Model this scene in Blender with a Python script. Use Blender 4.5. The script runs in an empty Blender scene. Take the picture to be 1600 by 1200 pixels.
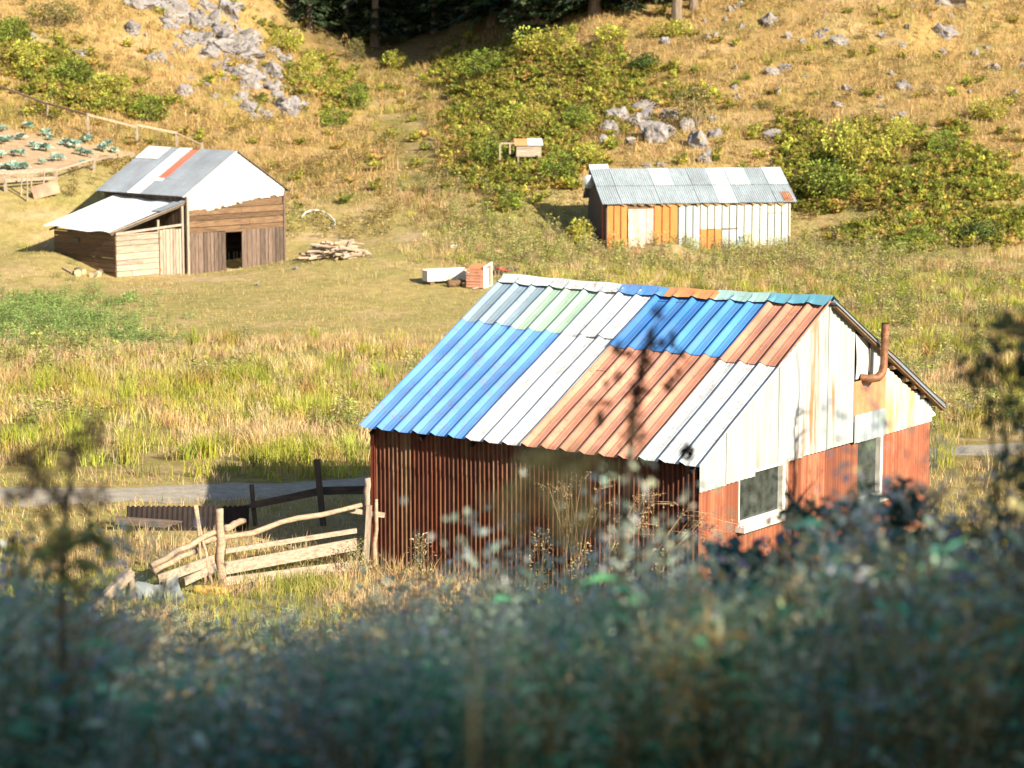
import bpy, math, random
import numpy as np
from mathutils import Vector, Matrix
rng = np.random.default_rng(11); random.seed(11)
RAD = math.radians
sc = bpy.context.scene; COL = sc.collection

# ------------------------------------------------------------------ camera, sky, sun, exposure
HC = 9.4; FPX = 85 / 36 * 1600; PITCH = math.atan((600 - 70) / FPX)
cam = bpy.data.cameras.new('camera'); cam_o = bpy.data.objects.new('camera', cam); COL.objects.link(cam_o)
cam_o.location = (0, 0, HC); cam_o.rotation_euler = (math.pi / 2 - PITCH, 0, 0)
cam.lens = 85; cam.sensor_width = 36; cam.clip_start = 0.1; cam.clip_end = 2000
cam.dof.use_dof = True; cam.dof.focus_distance = 44; cam.dof.aperture_fstop = 2.0
sc.camera = cam_o
SUN_EL = RAD(27); SD = np.array([-0.68, 0.733, 0]); SD /= np.linalg.norm(SD)
LIGHT = Vector((SD[0] * math.cos(SUN_EL), SD[1] * math.cos(SUN_EL), -math.sin(SUN_EL)))
world = bpy.data.worlds.new("World"); sc.world = world; world.use_nodes = True
wt = world.node_tree; wt.nodes.clear()
sky = wt.nodes.new('ShaderNodeTexSky'); sky.sky_type = 'NISHITA'; sky.sun_disc = False
sky.sun_elevation = SUN_EL; sky.sun_rotation = math.atan2(-SD[0], -SD[1])
bg = wt.nodes.new('ShaderNodeBackground'); bg.inputs['Strength'].default_value = 0.07
wo = wt.nodes.new('ShaderNodeOutputWorld')
wt.links.new(sky.outputs[0], bg.inputs[0]); wt.links.new(bg.outputs[0], wo.inputs[0])
sun = bpy.data.lights.new('sun', 'SUN'); sun.energy = 5.0; sun.angle = RAD(0.5); sun.color = (1.0, 0.90, 0.73)
sun_o = bpy.data.objects.new('sun', sun); COL.objects.link(sun_o)
sun_o.rotation_euler = LIGHT.to_track_quat('-Z', 'Y').to_euler(); sun_o.location = (30, -30, 60)
sc.view_settings.view_transform = 'Standard'; sc.view_settings.look = 'None'
sc.view_settings.exposure = 1.12; sc.view_settings.gamma = 1
sc.render.film_transparent = False
sc.cycles.max_bounces = 6; sc.cycles.use_denoising = True

# ------------------------------------------------------------------ helpers: projection and noise
cp, sp = math.cos(PITCH), math.sin(PITCH)
def ray(u, v):
    a = (600 - v) / FPX
    return np.array([(u - 800) / FPX, cp + a * sp, -sp + a * cp])
def proj(x, y, z):
    z = z - HC; fw = y * cp - z * sp; up = y * sp + z * cp
    fw = np.where(np.abs(fw) < 1e-3, 1e-3, fw)
    return 800 + FPX * x / fw, 600 - FPX * up / fw
def at_depth(u, v, y):
    d = ray(u, v); return np.array([0, 0, HC]) + d * (y / d[1])
def _h(ix, iy, s):
    n = (ix.astype(np.int64) * 374761393 + iy.astype(np.int64) * 668265263 + s * 144665) & 0x7fffffff
    n = ((n ^ (n >> 13)) * 1274126177) & 0x7fffffff
    return ((n ^ (n >> 16)) & 0xffff) / 65535.0
def vn(x, y, sc_=1.0, s=0):
    x = np.asarray(x, float) / sc_; y = np.asarray(y, float) / sc_
    ix, iy = np.floor(x), np.floor(y); fx, fy = x - ix, y - iy
    fx = fx * fx * (3 - 2 * fx); fy = fy * fy * (3 - 2 * fy)
    a = _h(ix, iy, s); b = _h(ix + 1, iy, s); c = _h(ix, iy + 1, s); d = _h(ix + 1, iy + 1, s)
    return (a * (1 - fx) + b * fx) * (1 - fy) + (c * (1 - fx) + d * fx) * fy
def fbm(x, y, sc_, s=0, o=3):
    t = 0; w = 0
    for k in range(o):
        t = t + vn(x, y, sc_ / 2 ** k, s + 7 * k) * 0.5 ** k; w += 0.5 ** k
    return t / w
def sstep(a, b, x):
    t = np.clip((np.asarray(x, float) - a) / (b - a), 0, 1); return t * t * (3 - 2 * t)
def U(a, b, n=None): return rng.uniform(a, b, n)

# ------------------------------------------------------------------ terrain heights (thin plate through surveyed points)
ANCH = []
def A(x, y, z): ANCH.append((x, y, z))
def AP(u, *vy):
    for v, y in vy:
        p = at_depth(u, v, y); ANCH.append(tuple(p))
for x in (-26, -12, 0, 12, 26):
    A(x, 42, 0.0 if x < 10 else 0.35); A(x, 52, 0.0); A(x, 64, -0.55); A(x, 80, -0.8)
for x in (-36, -18, -6, 6, 20, 36): A(x, 96, -0.85 if x < 10 else -0.6)
A(-14.5, 107.7, -.8); A(-10.6, 111.7, -.82); A(-17.2, 104.9, -.72); A(-20.4, 107.9, .36); A(-13, 114, -.2); AP(165, (300, 117.5), (262, 121))
A(4.5, 115, -.3); A(13.4, 116.6, 0.0); A(5, 119, .5); A(12, 120.5, .7)
AP(-250, (389, 112), (300, 116.5), (268, 120), (215, 132), (60, 150), (-150, 176), (-400, 215))
AP(80, (395, 111.5), (335, 114), (300, 116.5), (268, 120), (210, 132), (40, 154), (-150, 178), (-400, 215))
AP(300, (300, 125), (200, 140), (60, 159), (-100, 180), (-350, 220))
AP(470, (400, 107.5), (300, 127), (200, 146), (110, 164), (20, 186))
AP(620, (385, 110), (300, 125), (200, 147), (110, 172), (20, 198), (-200, 235))
AP(750, (385, 110), (300, 123), (200, 141), (100, 163), (0, 184), (-200, 225))
AP(900, (300, 122.5), (200, 136), (60, 156), (-100, 178), (-300, 215))
AP(1100, (300, 122.5), (200, 134), (60, 153), (-100, 172), (-300, 205))
AP(1400, (400, 109), (300, 121), (200, 133), (60, 152), (-100, 170), (-300, 205))
AP(1850, (400, 109), (300, 121), (200, 133), (60, 152), (-100, 170), (-300, 205))
for x in (-9, 0, 9):
    for y, z in ((2, 8.0), (5, 7.35), (8, 6.6), (11, 5.75), (15, 4.7), (20, 3.45), (25, 2.2), (30, 1.05), (35, .3)):
        A(x, y, z + (0.25 if x > 5 else 0))
for x, y, z in ((0, -8, 9.4), (-25, -5, 9.5), (25, -5, 10), (0, -30, 12), (-30, -30, 13), (30, -30, 15), (22, 8, 7), (24, 20, 4), (24, 32, 1),
                (-24, 8, 7), (-24, 20, 3.6), (-24, 32, .6), (45, 10, 9), (45, 30, 3), (-45, 20, 5), (60, -20, 18), (-60, -20, 12), (55, 60, 1), (-55, 60, 1), (60, 100, 2), (-60, 100, 2)):
    A(x, y, z)
AN = np.array(ANCH)
def _tps(r2): return np.where(r2 > 0, r2 * np.log(np.maximum(r2, 1e-12)), 0)
nA = len(AN); r2 = ((AN[:, None, :2] - AN[None, :, :2]) ** 2).sum(-1)
Pm = np.c_[np.ones(nA), AN[:, :2]]
Km = np.block([[_tps(r2 / 400) + np.eye(nA) * 0.02, Pm], [Pm.T, np.zeros((3, 3))]])
SOL = np.linalg.solve(Km, np.r_[AN[:, 2], 0, 0, 0])
GX = np.arange(-84, 84.01, 0.7); GY = np.arange(-56, 250.01, 0.7)
XX, YY = np.meshgrid(GX, GY)
ZZ = SOL[nA] + SOL[nA + 1] * XX + SOL[nA + 2] * YY
for i in range(nA):
    ZZ += SOL[i] * _tps(((XX - AN[i, 0]) ** 2 + (YY - AN[i, 1]) ** 2) / 400)
ZZ += (fbm(XX, YY, 7, 3) - .5) * 0.25 * sstep(50, 70, YY)
ZZ += (fbm(XX, YY, 5, 5) - .5) * 1.3 * sstep(126, 142, YY)
ZZ += (fbm(XX, YY, 1.7, 6) - .5) * 0.5 * sstep(130, 145, YY)
ZZ += 0.75 * np.exp(-(((XX - 7.3) / 1.5) ** 2 + ((YY - 112.6) / 1.1) ** 2))
def H(x, y):
    x = np.asarray(x, float); y = np.asarray(y, float)
    fx = np.clip((x - GX[0]) / 0.7, 0, len(GX) - 1.001); fy = np.clip((y - GY[0]) / 0.7, 0, len(GY) - 1.001)
    ix = fx.astype(int); iy = fy.astype(int); fx = fx - ix; fy = fy - iy
    return (ZZ[iy, ix] * (1 - fx) + ZZ[iy, ix + 1] * fx) * (1 - fy) + (ZZ[iy + 1, ix] * (1 - fx) + ZZ[iy + 1, ix + 1] * fx) * fy
TT = np.arange(3, 245, 0.12)
def G(u, v):
    """ground point seen at pixel (u, v) of the 1600x1200 photograph"""
    d = ray(u, v); P = np.array([0, 0, HC]) + d[None] * (TT[:, None] / d[1])
    h = H(P[:, 0], P[:, 1]); k = np.nonzero((P[:, 2] < h) & (TT > 36))[0]
    k = k[0] if len(k) else len(TT) - 1
    return np.array([P[k, 0], P[k, 1], h[k]])

# ------------------------------------------------------------------ helpers: objects
def tag(o, label=None, cat=None, group=None, kind=None):
    if label: o['label'] = label
    if cat: o['category'] = cat
    if group: o['group'] = group
    if kind: o['kind'] = kind
    return o
def empty(name, loc=(0, 0, 0), rz=0.0, label=None, cat=None, group=None, M4=None):
    o = bpy.data.objects.new(name, None); COL.objects.link(o); o.empty_display_size = .2
    if M4 is not None: o.matrix_world = M4
    else: o.location = tuple(loc); o.rotation_euler = (0, 0, rz)
    return tag(o, label, cat, group)
def link(name, me, mat, parent=None, smooth=False):
    if mat is not None: me.materials.append(mat)
    if smooth: me.polygons.foreach_set('use_smooth', [True] * len(me.polygons))
    o = bpy.data.objects.new(name, me); COL.objects.link(o)
    if parent is not None: o.parent = parent
    return o
def tri_mesh(name, V, F, C=None):
    V = np.asarray(V, np.float32); F = np.asarray(F, np.int32); me = bpy.data.meshes.new(name)
    me.vertices.add(len(V)); me.vertices.foreach_set('co', V.ravel())
    n = F.shape[1]; me.loops.add(F.size); me.loops.foreach_set('vertex_index', F.ravel())
    me.polygons.add(len(F)); me.polygons.foreach_set('loop_start', np.arange(0, F.size, n, dtype=np.int32))
    me.update(calc_edges=True)
    if C is not None:
        at = me.color_attributes.new('Col', 'FLOAT_COLOR', 'POINT')
        at.data.foreach_set('color', np.c_[C, np.ones(len(C))].astype(np.float32).ravel())
    return me
def copy_tree(o, parent=None):
    c = o.copy(); COL.objects.link(c)
    if parent is not None: c.parent = parent
    for ch in o.children: copy_tree(ch, c)
    return c
class MB:
    def __init__(s): s.v = []; s.f = []
    def add(s, vs, fs):
        b = len(s.v); s.v += [tuple(map(float, q)) for q in vs]; s.f += [tuple(b + i for i in q) for q in fs]; return s
    def box8(s, P): return s.add(P, [(0, 3, 2, 1), (4, 5, 6, 7), (0, 1, 5, 4), (1, 2, 6, 5), (2, 3, 7, 6), (3, 0, 4, 7)])
    def box(s, x0, x1, y0, y1, z0, z1):
        return s.box8([(x0, y0, z0), (x1, y0, z0), (x1, y1, z0), (x0, y1, z0), (x0, y0, z1), (x1, y0, z1), (x1, y1, z1), (x0, y1, z1)])
    def beam(s, p0, p1, w, h, up=(0, 0, 1), taper=1.0):
        p0 = np.array(p0, float); p1 = np.array(p1, float); d = p1 - p0; d /= np.linalg.norm(d)
        sd = np.cross(d, up)
        if np.linalg.norm(sd) < 1e-4: sd = np.cross(d, (1, 0, 0))
        sd /= np.linalg.norm(sd); u_ = np.cross(sd, d)
        P = []
        for p, k in ((p0, 1), (p1, taper)):
            for a, b in ((-1, -1), (1, -1), (1, 1), (-1, 1)): P.append(p + sd * a * w / 2 * k + u_ * b * h / 2 * k)
        return s.box8([P[0], P[1], P[2], P[3], P[4], P[5], P[6], P[7]])
    def tube(s, pts, rad, n=8, cap=True):
        pts = [np.array(p, float) for p in pts]; b = len(s.v); m = len(pts)
        if np.isscalar(rad): rad = [rad] * m
        ref = np.array([0.31, 0.2, 0.93])
        for i, p in enumerate(pts):
            d = pts[min(i + 1, m - 1)] - pts[max(i - 1, 0)]; d /= np.linalg.norm(d)
            x = np.cross(d, ref); x /= np.linalg.norm(x); y = np.cross(d, x)
            for k in range(n):
                a = 2 * math.pi * k / n; s.v.append(tuple(p + rad[i] * (math.cos(a) * x + math.sin(a) * y)))
        for i in range(m - 1):
            for k in range(n):
                k2 = (k + 1) % n; s.f.append((b + i * n + k, b + i * n + k2, b + (i + 1) * n + k2, b + (i + 1) * n + k))
        if cap:
            s.f.append(tuple(b + k for k in range(n))[::-1]); s.f.append(tuple(b + (m - 1) * n + k for k in range(n)))
        return s
    def sheet(s, nu, nv, fn):
        b = len(s.v)
        for j in range(nv):
            for i in range(nu): s.v.append(tuple(map(float, fn(i / (nu - 1), j / (nv - 1)))))
        for j in range(nv - 1):
            for i in range(nu - 1):
                k = b + j * nu + i; s.f.append((k, k + 1, k + nu + 1, k + nu))
        return s
    def build(s, name, mat, parent=None, smooth=False):
        me = bpy.data.meshes.new(name); me.from_pydata(s.v, [], s.f); me.update()
        return link(name, me, mat, parent, smooth)
def wob(p0, p1, r0, r1, n=6, amp=.03, seed=0):
    """points and radii of a slightly crooked pole"""
    q = random.Random(seed); p0 = np.array(p0, float); p1 = np.array(p1, float); out = []; rr = []
    for i in range(n):
        t = i / (n - 1); k = amp * math.sin(math.pi * t)
        out.append(p0 + (p1 - p0) * t + np.array([q.uniform(-k, k), q.uniform(-k, k), q.uniform(-k, k)]))
        rr.append((r0 + (r1 - r0) * t) * q.uniform(.9, 1.1))
    return out, rr
# leaf-shaped faces: base, left, tip, right
def leaves(B, D, L, W, C, droop=0.15, flat=None):
    n = len(B); D = D / np.maximum(np.linalg.norm(D, axis=1, keepdims=True), 1e-6)
    ref = rng.normal(size=(n, 3)) if flat is None else np.tile(np.array([0, 0, 1.0]), (n, 1)) + rng.normal(size=(n, 3)) * flat
    S = np.cross(D, ref); S /= np.maximum(np.linalg.norm(S, axis=1, keepdims=True), 1e-6)
    L = np.broadcast_to(L, n)[:, None]; W = np.broadcast_to(W, n)[:, None]
    mid = B + D * L * .45; tip = B + D * L; tip[:, 2] -= (L[:, 0] * droop)
    V = np.stack([B, mid - S * W / 2, tip, mid + S * W / 2], 1).reshape(-1, 3)
    k = np.arange(n)[:, None] * 4
    return V, (k + np.array([0, 1, 2, 3])), np.repeat(C, 4, 0)
def merge(parts):
    V = []; F = []; C = []; b = 0
    for v, f, c in parts:
        V.append(v); F.append(f + b); C.append(c); b += len(v)
    return np.concatenate(V), np.concatenate(F), np.concatenate(C)
def jit(c, n, a=.2):
    c = np.asarray(c, float)
    if c.ndim == 1: c = np.tile(c, (n, 1))
    return np.clip(c * (1 + rng.normal(size=(n, 1)) * a) * (1 + rng.normal(size=(n, 3)) * a * .3), .004, .95)
def pick(cols, w, n):
    return np.array(cols, float)[rng.choice(len(cols), n, p=np.array(w, float) / sum(w))]
def scatter(proto, pos, scale, tiltx=.12, extra=None):
    """merge many turned copies of a proto (V, F, C) into one array set"""
    V, F, C = proto; n = len(pos)
    if n == 0: return np.zeros((0, 3)), np.zeros((0, F.shape[1]), int), np.zeros((0, 3))
    a = U(0, 2 * math.pi, n); ca, sa = np.cos(a), np.sin(a); s = np.broadcast_to(scale, n)
    X = (V[None, :, 0] * ca[:, None] - V[None, :, 1] * sa[:, None]) * s[:, None]
    Y = (V[None, :, 0] * sa[:, None] + V[None, :, 1] * ca[:, None]) * s[:, None]
    Z = V[None, :, 2] * s[:, None]
    X = X + Z * rng.normal(size=(n, 1)) * tiltx; Y = Y + Z * rng.normal(size=(n, 1)) * tiltx
    P = np.stack([X, Y, Z], -1) + pos[:, None, :]
    m = (1 + rng.normal(size=(n, 1, 1)) * .16)
    CC = np.clip(C[None] * m, .004, .95)
    if extra is not None: CC = CC * extra[:, None, :]
    FF = F[None] + (np.arange(n) * len(V))[:, None, None]
    return P.reshape(-1, 3), FF.reshape(-1, F.shape[1]), CC.reshape(-1, 3)

# ------------------------------------------------------------------ materials
class NT:
    def __init__(s, name):
        s.m = bpy.data.materials.new(name); s.m.use_nodes = True; s.t = s.m.node_tree; s.t.nodes.clear()
        s.out = s.n('ShaderNodeOutputMaterial')
    def n(s, typ, **kw):
        nd = s.t.nodes.new(typ)
        for k, v in kw.items():
            if hasattr(nd, k) and not k[0].isupper(): setattr(nd, k, v)
            else: s.set(nd, k, v)
        return nd
    def set(s, nd, k, v):
        inp = nd.inputs[int(k[1:])] if k[0] == 'I' and k[1:].isdigit() else nd.inputs[k.replace('_', ' ')]
        if isinstance(v, bpy.types.NodeSocket): s.t.links.new(v, inp)
        elif isinstance(v, (tuple, list)) and len(v) == 3 and inp.type == 'RGBA': inp.default_value = (*v, 1)
        else: inp.default_value = v
    def coord(s, scale=(1, 1, 1), loc=(0, 0, 0)):
        c = s.n('ShaderNodeTexCoord'); mp = s.n('ShaderNodeMapping', Vector=c.outputs['Object'])
        mp.inputs['Scale'].default_value = scale; mp.inputs['Location'].default_value = loc; return mp.outputs[0]
    def noise(s, vec, scale, detail=4, rough=.55):
        return s.n('ShaderNodeTexNoise', Vector=vec, Scale=scale, Detail=detail, Roughness=rough).outputs['Fac']
    def ramp(s, fac, stops):
        r = s.n('ShaderNodeValToRGB', Fac=fac); e = r.color_ramp.elements
        while len(e) < len(stops): e.new(.5)
        for q, (p, c) in zip(e, stops): q.position = p; q.color = (*c, 1) if len(c) == 3 else c
        return r.outputs[0]
    def mix(s, fac, a, b, mode='MIX'):
        m = s.n('ShaderNodeMix', data_type='RGBA', blend_type=mode)
        s.set(m, 'I0', fac); s.set(m, 'I6', a); s.set(m, 'I7', b); return m.outputs[2]
    def math(s, op, a, b=0.0):
        m = s.n('ShaderNodeMath', operation=op); s.set(m, 'I0', a); s.set(m, 'I1', b); return m.outputs[0]
    def bump(s, h, st=.3, d=.02): return s.n('ShaderNodeBump', Height=h, Strength=st, Distance=d).outputs[0]
    def pbr(s, col, rough=.7, metal=0.0, nrm=None, spec=.35):
        b = s.n('ShaderNodeBsdfPrincipled'); s.set(b, 'Base_Color', col); s.set(b, 'Roughness', rough); s.set(b, 'Metallic', metal)
        b.inputs['Specular IOR Level'].default_value = spec
        if nrm is not None: s.set(b, 'Normal', nrm)
        s.t.links.new(b.outputs[0], s.out.inputs[0]); return s.m
def m_veg(name, trans=.3):
    t = NT(name); a = t.n('ShaderNodeAttribute', attribute_name='Col').outputs['Color']
    d = t.n('ShaderNodeBsdfDiffuse', Color=a); tr = t.n('ShaderNodeBsdfTranslucent', Color=a)
    mx = t.n('ShaderNodeMixShader', Fac=trans); t.set(mx, 'I1', d.outputs[0]); t.set(mx, 'I2', tr.outputs[0])
    t.t.links.new(mx.outputs[0], t.out.inputs[0]); return t.m
def m_ground():
    t = NT('ground_soil'); v = t.coord(); a = t.n('ShaderNodeAttribute', attribute_name='Col').outputs['Color']
    n1 = t.noise(v, 2.2, 6, .65); n2 = t.noise(v, 14, 4, .6)
    c = t.mix(1.0, a, t.ramp(n1, [(.25, (.62, .6, .55)), (.75, (1.25, 1.22, 1.15))]), 'MULTIPLY')
    c = t.mix(1.0, c, t.ramp(n2, [(.3, (.75, .74, .7)), (.7, (1.15, 1.14, 1.1))]), 'MULTIPLY')
    return t.pbr(c, .95, 0, t.bump(n2, .5, .06), .1)
def m_wood(name, dark, light, axis='x', isl=.45, rough=.85, stain=None):
    t = NT(name); s = {'x': (1.2, 14, 14), 'z': (14, 14, 1.2)}[axis]
    g = t.n('ShaderNodeNewGeometry').outputs['Random Per Island']
    off = t.n('ShaderNodeCombineXYZ', X=t.math('MULTIPLY', g, 37.0), Y=t.math('MULTIPLY', g, 11.0), Z=t.math('MULTIPLY', g, 23.0)).outputs[0]
    c0 = t.n('ShaderNodeTexCoord').outputs['Object']
    ad = t.n('ShaderNodeVectorMath', operation='ADD'); t.set(ad, 'I0', c0); t.set(ad, 'I1', off)
    mp = t.n('ShaderNodeMapping', Vector=ad.outputs[0]); mp.inputs['Scale'].default_value = s
    n = t.noise(mp.outputs[0], 1.6, 6, .65)
    c = t.mix(t.ramp(n, [(.3, (0, 0, 0)), (.7, (1, 1, 1))]), dark, light)
    c = t.mix(1.0, c, t.ramp(g, [(0, (1 - isl,) * 3), (.5, (1, .97, .93)), (1, (1 + isl * .6, 1 + isl * .5, 1 + isl * .4))]), 'MULTIPLY')
    if stain: c = t.mix(t.ramp(t.noise(c0, .9, 4), [(.45, (0, 0, 0)), (.62, (.8, .8, .8))]), c, stain)
    return t.pbr(c, rough, 0, t.bump(n, .5, .01), .2)
def m_paint(name, col, rust=.55, rough=.42, vari=.12, metal=0.0, spec=.4, rustcol=(.26, .10, .04)):
    """painted or galvanised sheet: fading, dirt runs down the slope, rust specks, dents"""
    t = NT(name); v = t.coord(); n = t.noise(v, .9, 5); n2 = t.noise(t.coord((3, 3, .6)), 2.2, 6, .7); n3 = t.noise(v, 26, 3)
    run = t.noise(t.coord((9, .7, .9)), 1.1, 5, .65); dent = t.noise(v, 2.6, 3)
    lo = tuple(max(0, c * (1 - vari * 1.3)) for c in col); hi = tuple(min(.92, c * (1 + vari) + .03) for c in col)
    c = t.ramp(n, [(.3, lo), (.7, hi)])
    grey = tuple(.55 * x + .09 for x in col)
    c = t.mix(t.math('MULTIPLY', t.ramp(run, [(.42, (0, 0, 0)), (.66, (1, 1, 1))]), .7), c, grey)
    f = t.math('MULTIPLY', t.ramp(n2, [(.50, (0, 0, 0)), (.64, (1, 1, 1))]), rust)
    f = t.math('MULTIPLY', f, t.ramp(n3, [(.42, (0, 0, 0)), (.62, (1, 1, 1))]))
    c = t.mix(f, c, rustcol)
    return t.pbr(c, rough, metal, t.bump(dent, .25, .03), spec)
def m_streak(name, col, rust=(.42, .17, .05), amt=.5, thr=.56, per=5.0):
    """bare zinc sheet with rust runs down the sheet"""
    t = NT(name); v = t.coord((per, per, .35)); n = t.noise(v, 1.0, 5, .62); m = t.noise(t.coord(), .55, 4); g = t.noise(t.coord((9, 9, .5)), 1.3, 4)
    c = t.mix(t.ramp(g, [(.35, (0, 0, 0)), (.65, (1, 1, 1))]), tuple(x * .78 for x in col), tuple(x * 1.08 for x in col))
    f = t.math('MULTIPLY', t.ramp(n, [(thr, (0, 0, 0)), (thr + .09, (1, 1, 1))]), t.ramp(m, [(.42, (0, 0, 0)), (.6, (1, 1, 1))]))
    return t.pbr(t.mix(t.math('MULTIPLY', f, amt), c, rust), .5, .1, t.bump(g, .1, .01), .35)
def m_redwall(nm, c1, c2, c3, dk):
    t = NT(nm); g = t.noise(t.coord((11, 11, .22)), 1.0, 3, .6); n = t.noise(t.coord((2, 2, 1)), 2.5, 5, .6)
    c = t.ramp(g, [(.3, c1), (.5, c2), (.66, c3)]); xyz = t.n('ShaderNodeSeparateXYZ', Vector=t.coord()); sn = t.math('SNAP', t.math('ADD', xyz.outputs[0], xyz.outputs[1]), .87)
    wn = t.n('ShaderNodeTexWhiteNoise', noise_dimensions='1D'); t.set(wn, 'W', sn); c = t.mix(1.0, c, t.ramp(wn.outputs[0], [(0, (.62, .6, .6)), (.5, (1, .98, .95)), (1, (1.12, 1.2, 1.25))]), 'MULTIPLY')
    c = t.mix(t.ramp(n, [(.45, (0, 0, 0)), (.7, (.75, .75, .75))]), c, dk); mud = t.noise(t.coord((2, 2, 1)), 4, 4)
    zc = t.n('ShaderNodeSeparateXYZ', Vector=t.coord()).outputs[2]; c = t.mix(t.math('MULTIPLY', t.ramp(t.math('SUBTRACT', mud, zc), [(.12, (0, 0, 0)), (.5, (1, 1, 1))]), .7), c, (.24, .17, .11))
    return t.pbr(c, .6, 0, t.bump(n, .15, .01), .3)
def m_rock():
    t = NT('limestone'); v = t.coord(); n = t.noise(v, 2.2, 8, .65); n2 = t.noise(v, 7, 5, .6)
    c = t.ramp(n, [(.3, (.13, .118, .122)), (.5, (.27, .25, .255)), (.7, (.40, .375, .36))])
    c = t.mix(t.ramp(n2, [(.52, (0, 0, 0)), (.66, (.85, .85, .85))]), c, (.27, .21, .10)); c = t.mix(t.ramp(t.noise(v, 4.3, 6, .7), [(.56, (0, 0, 0)), (.62, (1, 1, 1))]), c, (.10, .09, .085))
    return t.pbr(c, .9, 0, t.bump(n2, .7, .06), .15)
def m_gravel():
    t = NT('gravel'); v = t.coord(); n = t.noise(v, 3, 6); n2 = t.noise(v, 30, 3)
    c = t.mix(1.0, t.ramp(n, [(.3, (.34, .295, .23)), (.7, (.48, .425, .34))]), t.ramp(n2, [(.3, (.7, .7, .7)), (.7, (1.15, 1.15, 1.15))]), 'MULTIPLY')
    return t.pbr(c, .95, 0, t.bump(n2, .6, .03), .1)
def m_plain(name, col, rough=.7, vari=.25, sc_=4.0, metal=0.0, spec=.3):
    t = NT(name); v = t.coord(); n = t.noise(v, sc_, 5)
    c = t.ramp(n, [(.3, tuple(x * (1 - vari) for x in col)), (.7, tuple(min(.92, x * (1 + vari)) for x in col))])
    return t.pbr(c, rough, metal, t.bump(n, .2, .01), spec)
MREDG = m_redwall('rusty_red_sunlit', (.26, .07, .035), (.34, .115, .06), (.38, .17, .09), (.23, .068, .036)); MVU = m_veg('shade_foliage', .45); MV = m_veg('plant_parts'); MVT = m_veg('grass_blades', .35); MV0 = m_veg('needles', .1)  # MREDG: lighter copy of the red sheet, sunlit tone put into the colour
MROCK = m_rock(); MGRAV = m_gravel(); MRED = m_redwall('rusty_red_shaded', (.105, .026, .015), (.17, .052, .026), (.235, .14, .08), (.06, .02, .014))  # MRED: same red sheet with the side wall's shade in its colour
BLUE = m_paint('blue_paint', (.11, .31, .72), .6, .42, .22); BLUE2 = m_paint('deep_blue_paint', (.035, .20, .55), .2)
BLUE3 = m_paint('mid_blue_paint', (.07, .29, .66), .25)
WHITE = m_paint('white_paint', (.62, .65, .66), .6, .4, .08); GREENP = m_paint('pale_green_paint', (.38, .54, .41), .3)
GREYP = m_paint('grey_paint', (.27, .37, .45), .5); TERRA = m_paint('terracotta_paint', (.62, .27, .165), .5, .45, .24, rustcol=(.2, .06, .03))
ORANGE = m_paint('orange_paint', (.66, .27, .09), .4); TEAL = m_paint('teal_paint', (.12, .38, .50), .4); PTEAL = m_paint('pale_teal_paint', (.36, .58, .54), .4)
REDP = m_paint('red_paint', (.55, .10, .05), .2)
ZINC = m_streak('zinc_with_rust', (.41, .435, .435), amt=.9, thr=.55); ZINC2 = m_streak('grey_zinc', (.34, .39, .42), amt=.4, thr=.58)
ZINCY = m_streak('ochre_stained_zinc', (.52, .49, .42), (.50, .28, .09), .8, .47, 3.0)
GALV = m_paint('galvanised_roof', (.19, .23, .275), .7, .55, .14, 0.0, .2); GALVP = m_paint('whitish_shed_roof', (.58, .64, .65), .4, .5, .08); GALVS = m_paint('grey_shed_roof', (.33, .395, .43), .7, .55, .12, 0.0, .2); GALVL = m_paint('pale_galvanised_roof', (.45, .52, .55), .5, .42, .08, .2)
GALVW = m_paint('bright_galvanised_roof', (.76, .78, .77), .25, .4, .05, .1)
RUSTY = m_plain('rust', (.40, .16, .06), .7, .45, 6)
PIPE = m_plain('rusty_pipe', (.24, .115, .06), .6, .6, 7, .2)
WPALE = m_wood('pale_weathered_wood', (.22, .165, .12), (.50, .42, .335), 'x', .25)
WPALEZ = m_wood('pale_upright_boards', (.20, .15, .115), (.46, .385, .31), 'z', .28)
WBROWN = m_wood('brown_boards', (.07, .043, .026), (.245, .155, .09), 'x', .45)
WBROWNZ = m_wood('brown_upright_boards', (.07, .05, .04), (.22, .16, .125), 'z', .45)
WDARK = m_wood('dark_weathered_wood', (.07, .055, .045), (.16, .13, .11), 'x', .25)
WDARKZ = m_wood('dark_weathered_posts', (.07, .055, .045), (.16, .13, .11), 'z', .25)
WHITEW = m_wood('whitewashed_boards', (.70, .67, .60), (.82, .80, .75), 'z', .06)
BARK = m_wood('bark', (.10, .075, .055), (.30, .24, .18), 'z', .2)
POLE = m_wood('barked_pole', (.26, .18, .12), (.52, .40, .29), 'x', .2)
LOGEND = m_plain('sawn_log', (.58, .42, .24), .8, .25, 9)
DARK = m_plain('near_black', (.02, .016, .014), .9)  # near-black; the dark of openings is put into the colour
PLASTIC = m_plain('white_plastic', (.72, .73, .72), .35, .06); SACK = m_plain('stained_sacking', (.55, .46, .36), .9, .3, 5)
CHAR = m_plain('charred_rubbish', (.08, .075, .08), .9, .6, 7)
CONC = m_plain('pale_concrete', (.55, .51, .46), .85, .15, 6)
def m_glass():
    t = NT('window_glass'); n = t.noise(t.coord(), 5, 5)
    return t.pbr(t.ramp(n, [(.35, (.015, .022, .022)), (.75, (.07, .085, .08))]), t.ramp(n, [(.3, (.08,) * 3), (.8, (.3,) * 3)]), 0, None, .5)
GLASS = m_glass()

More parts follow.
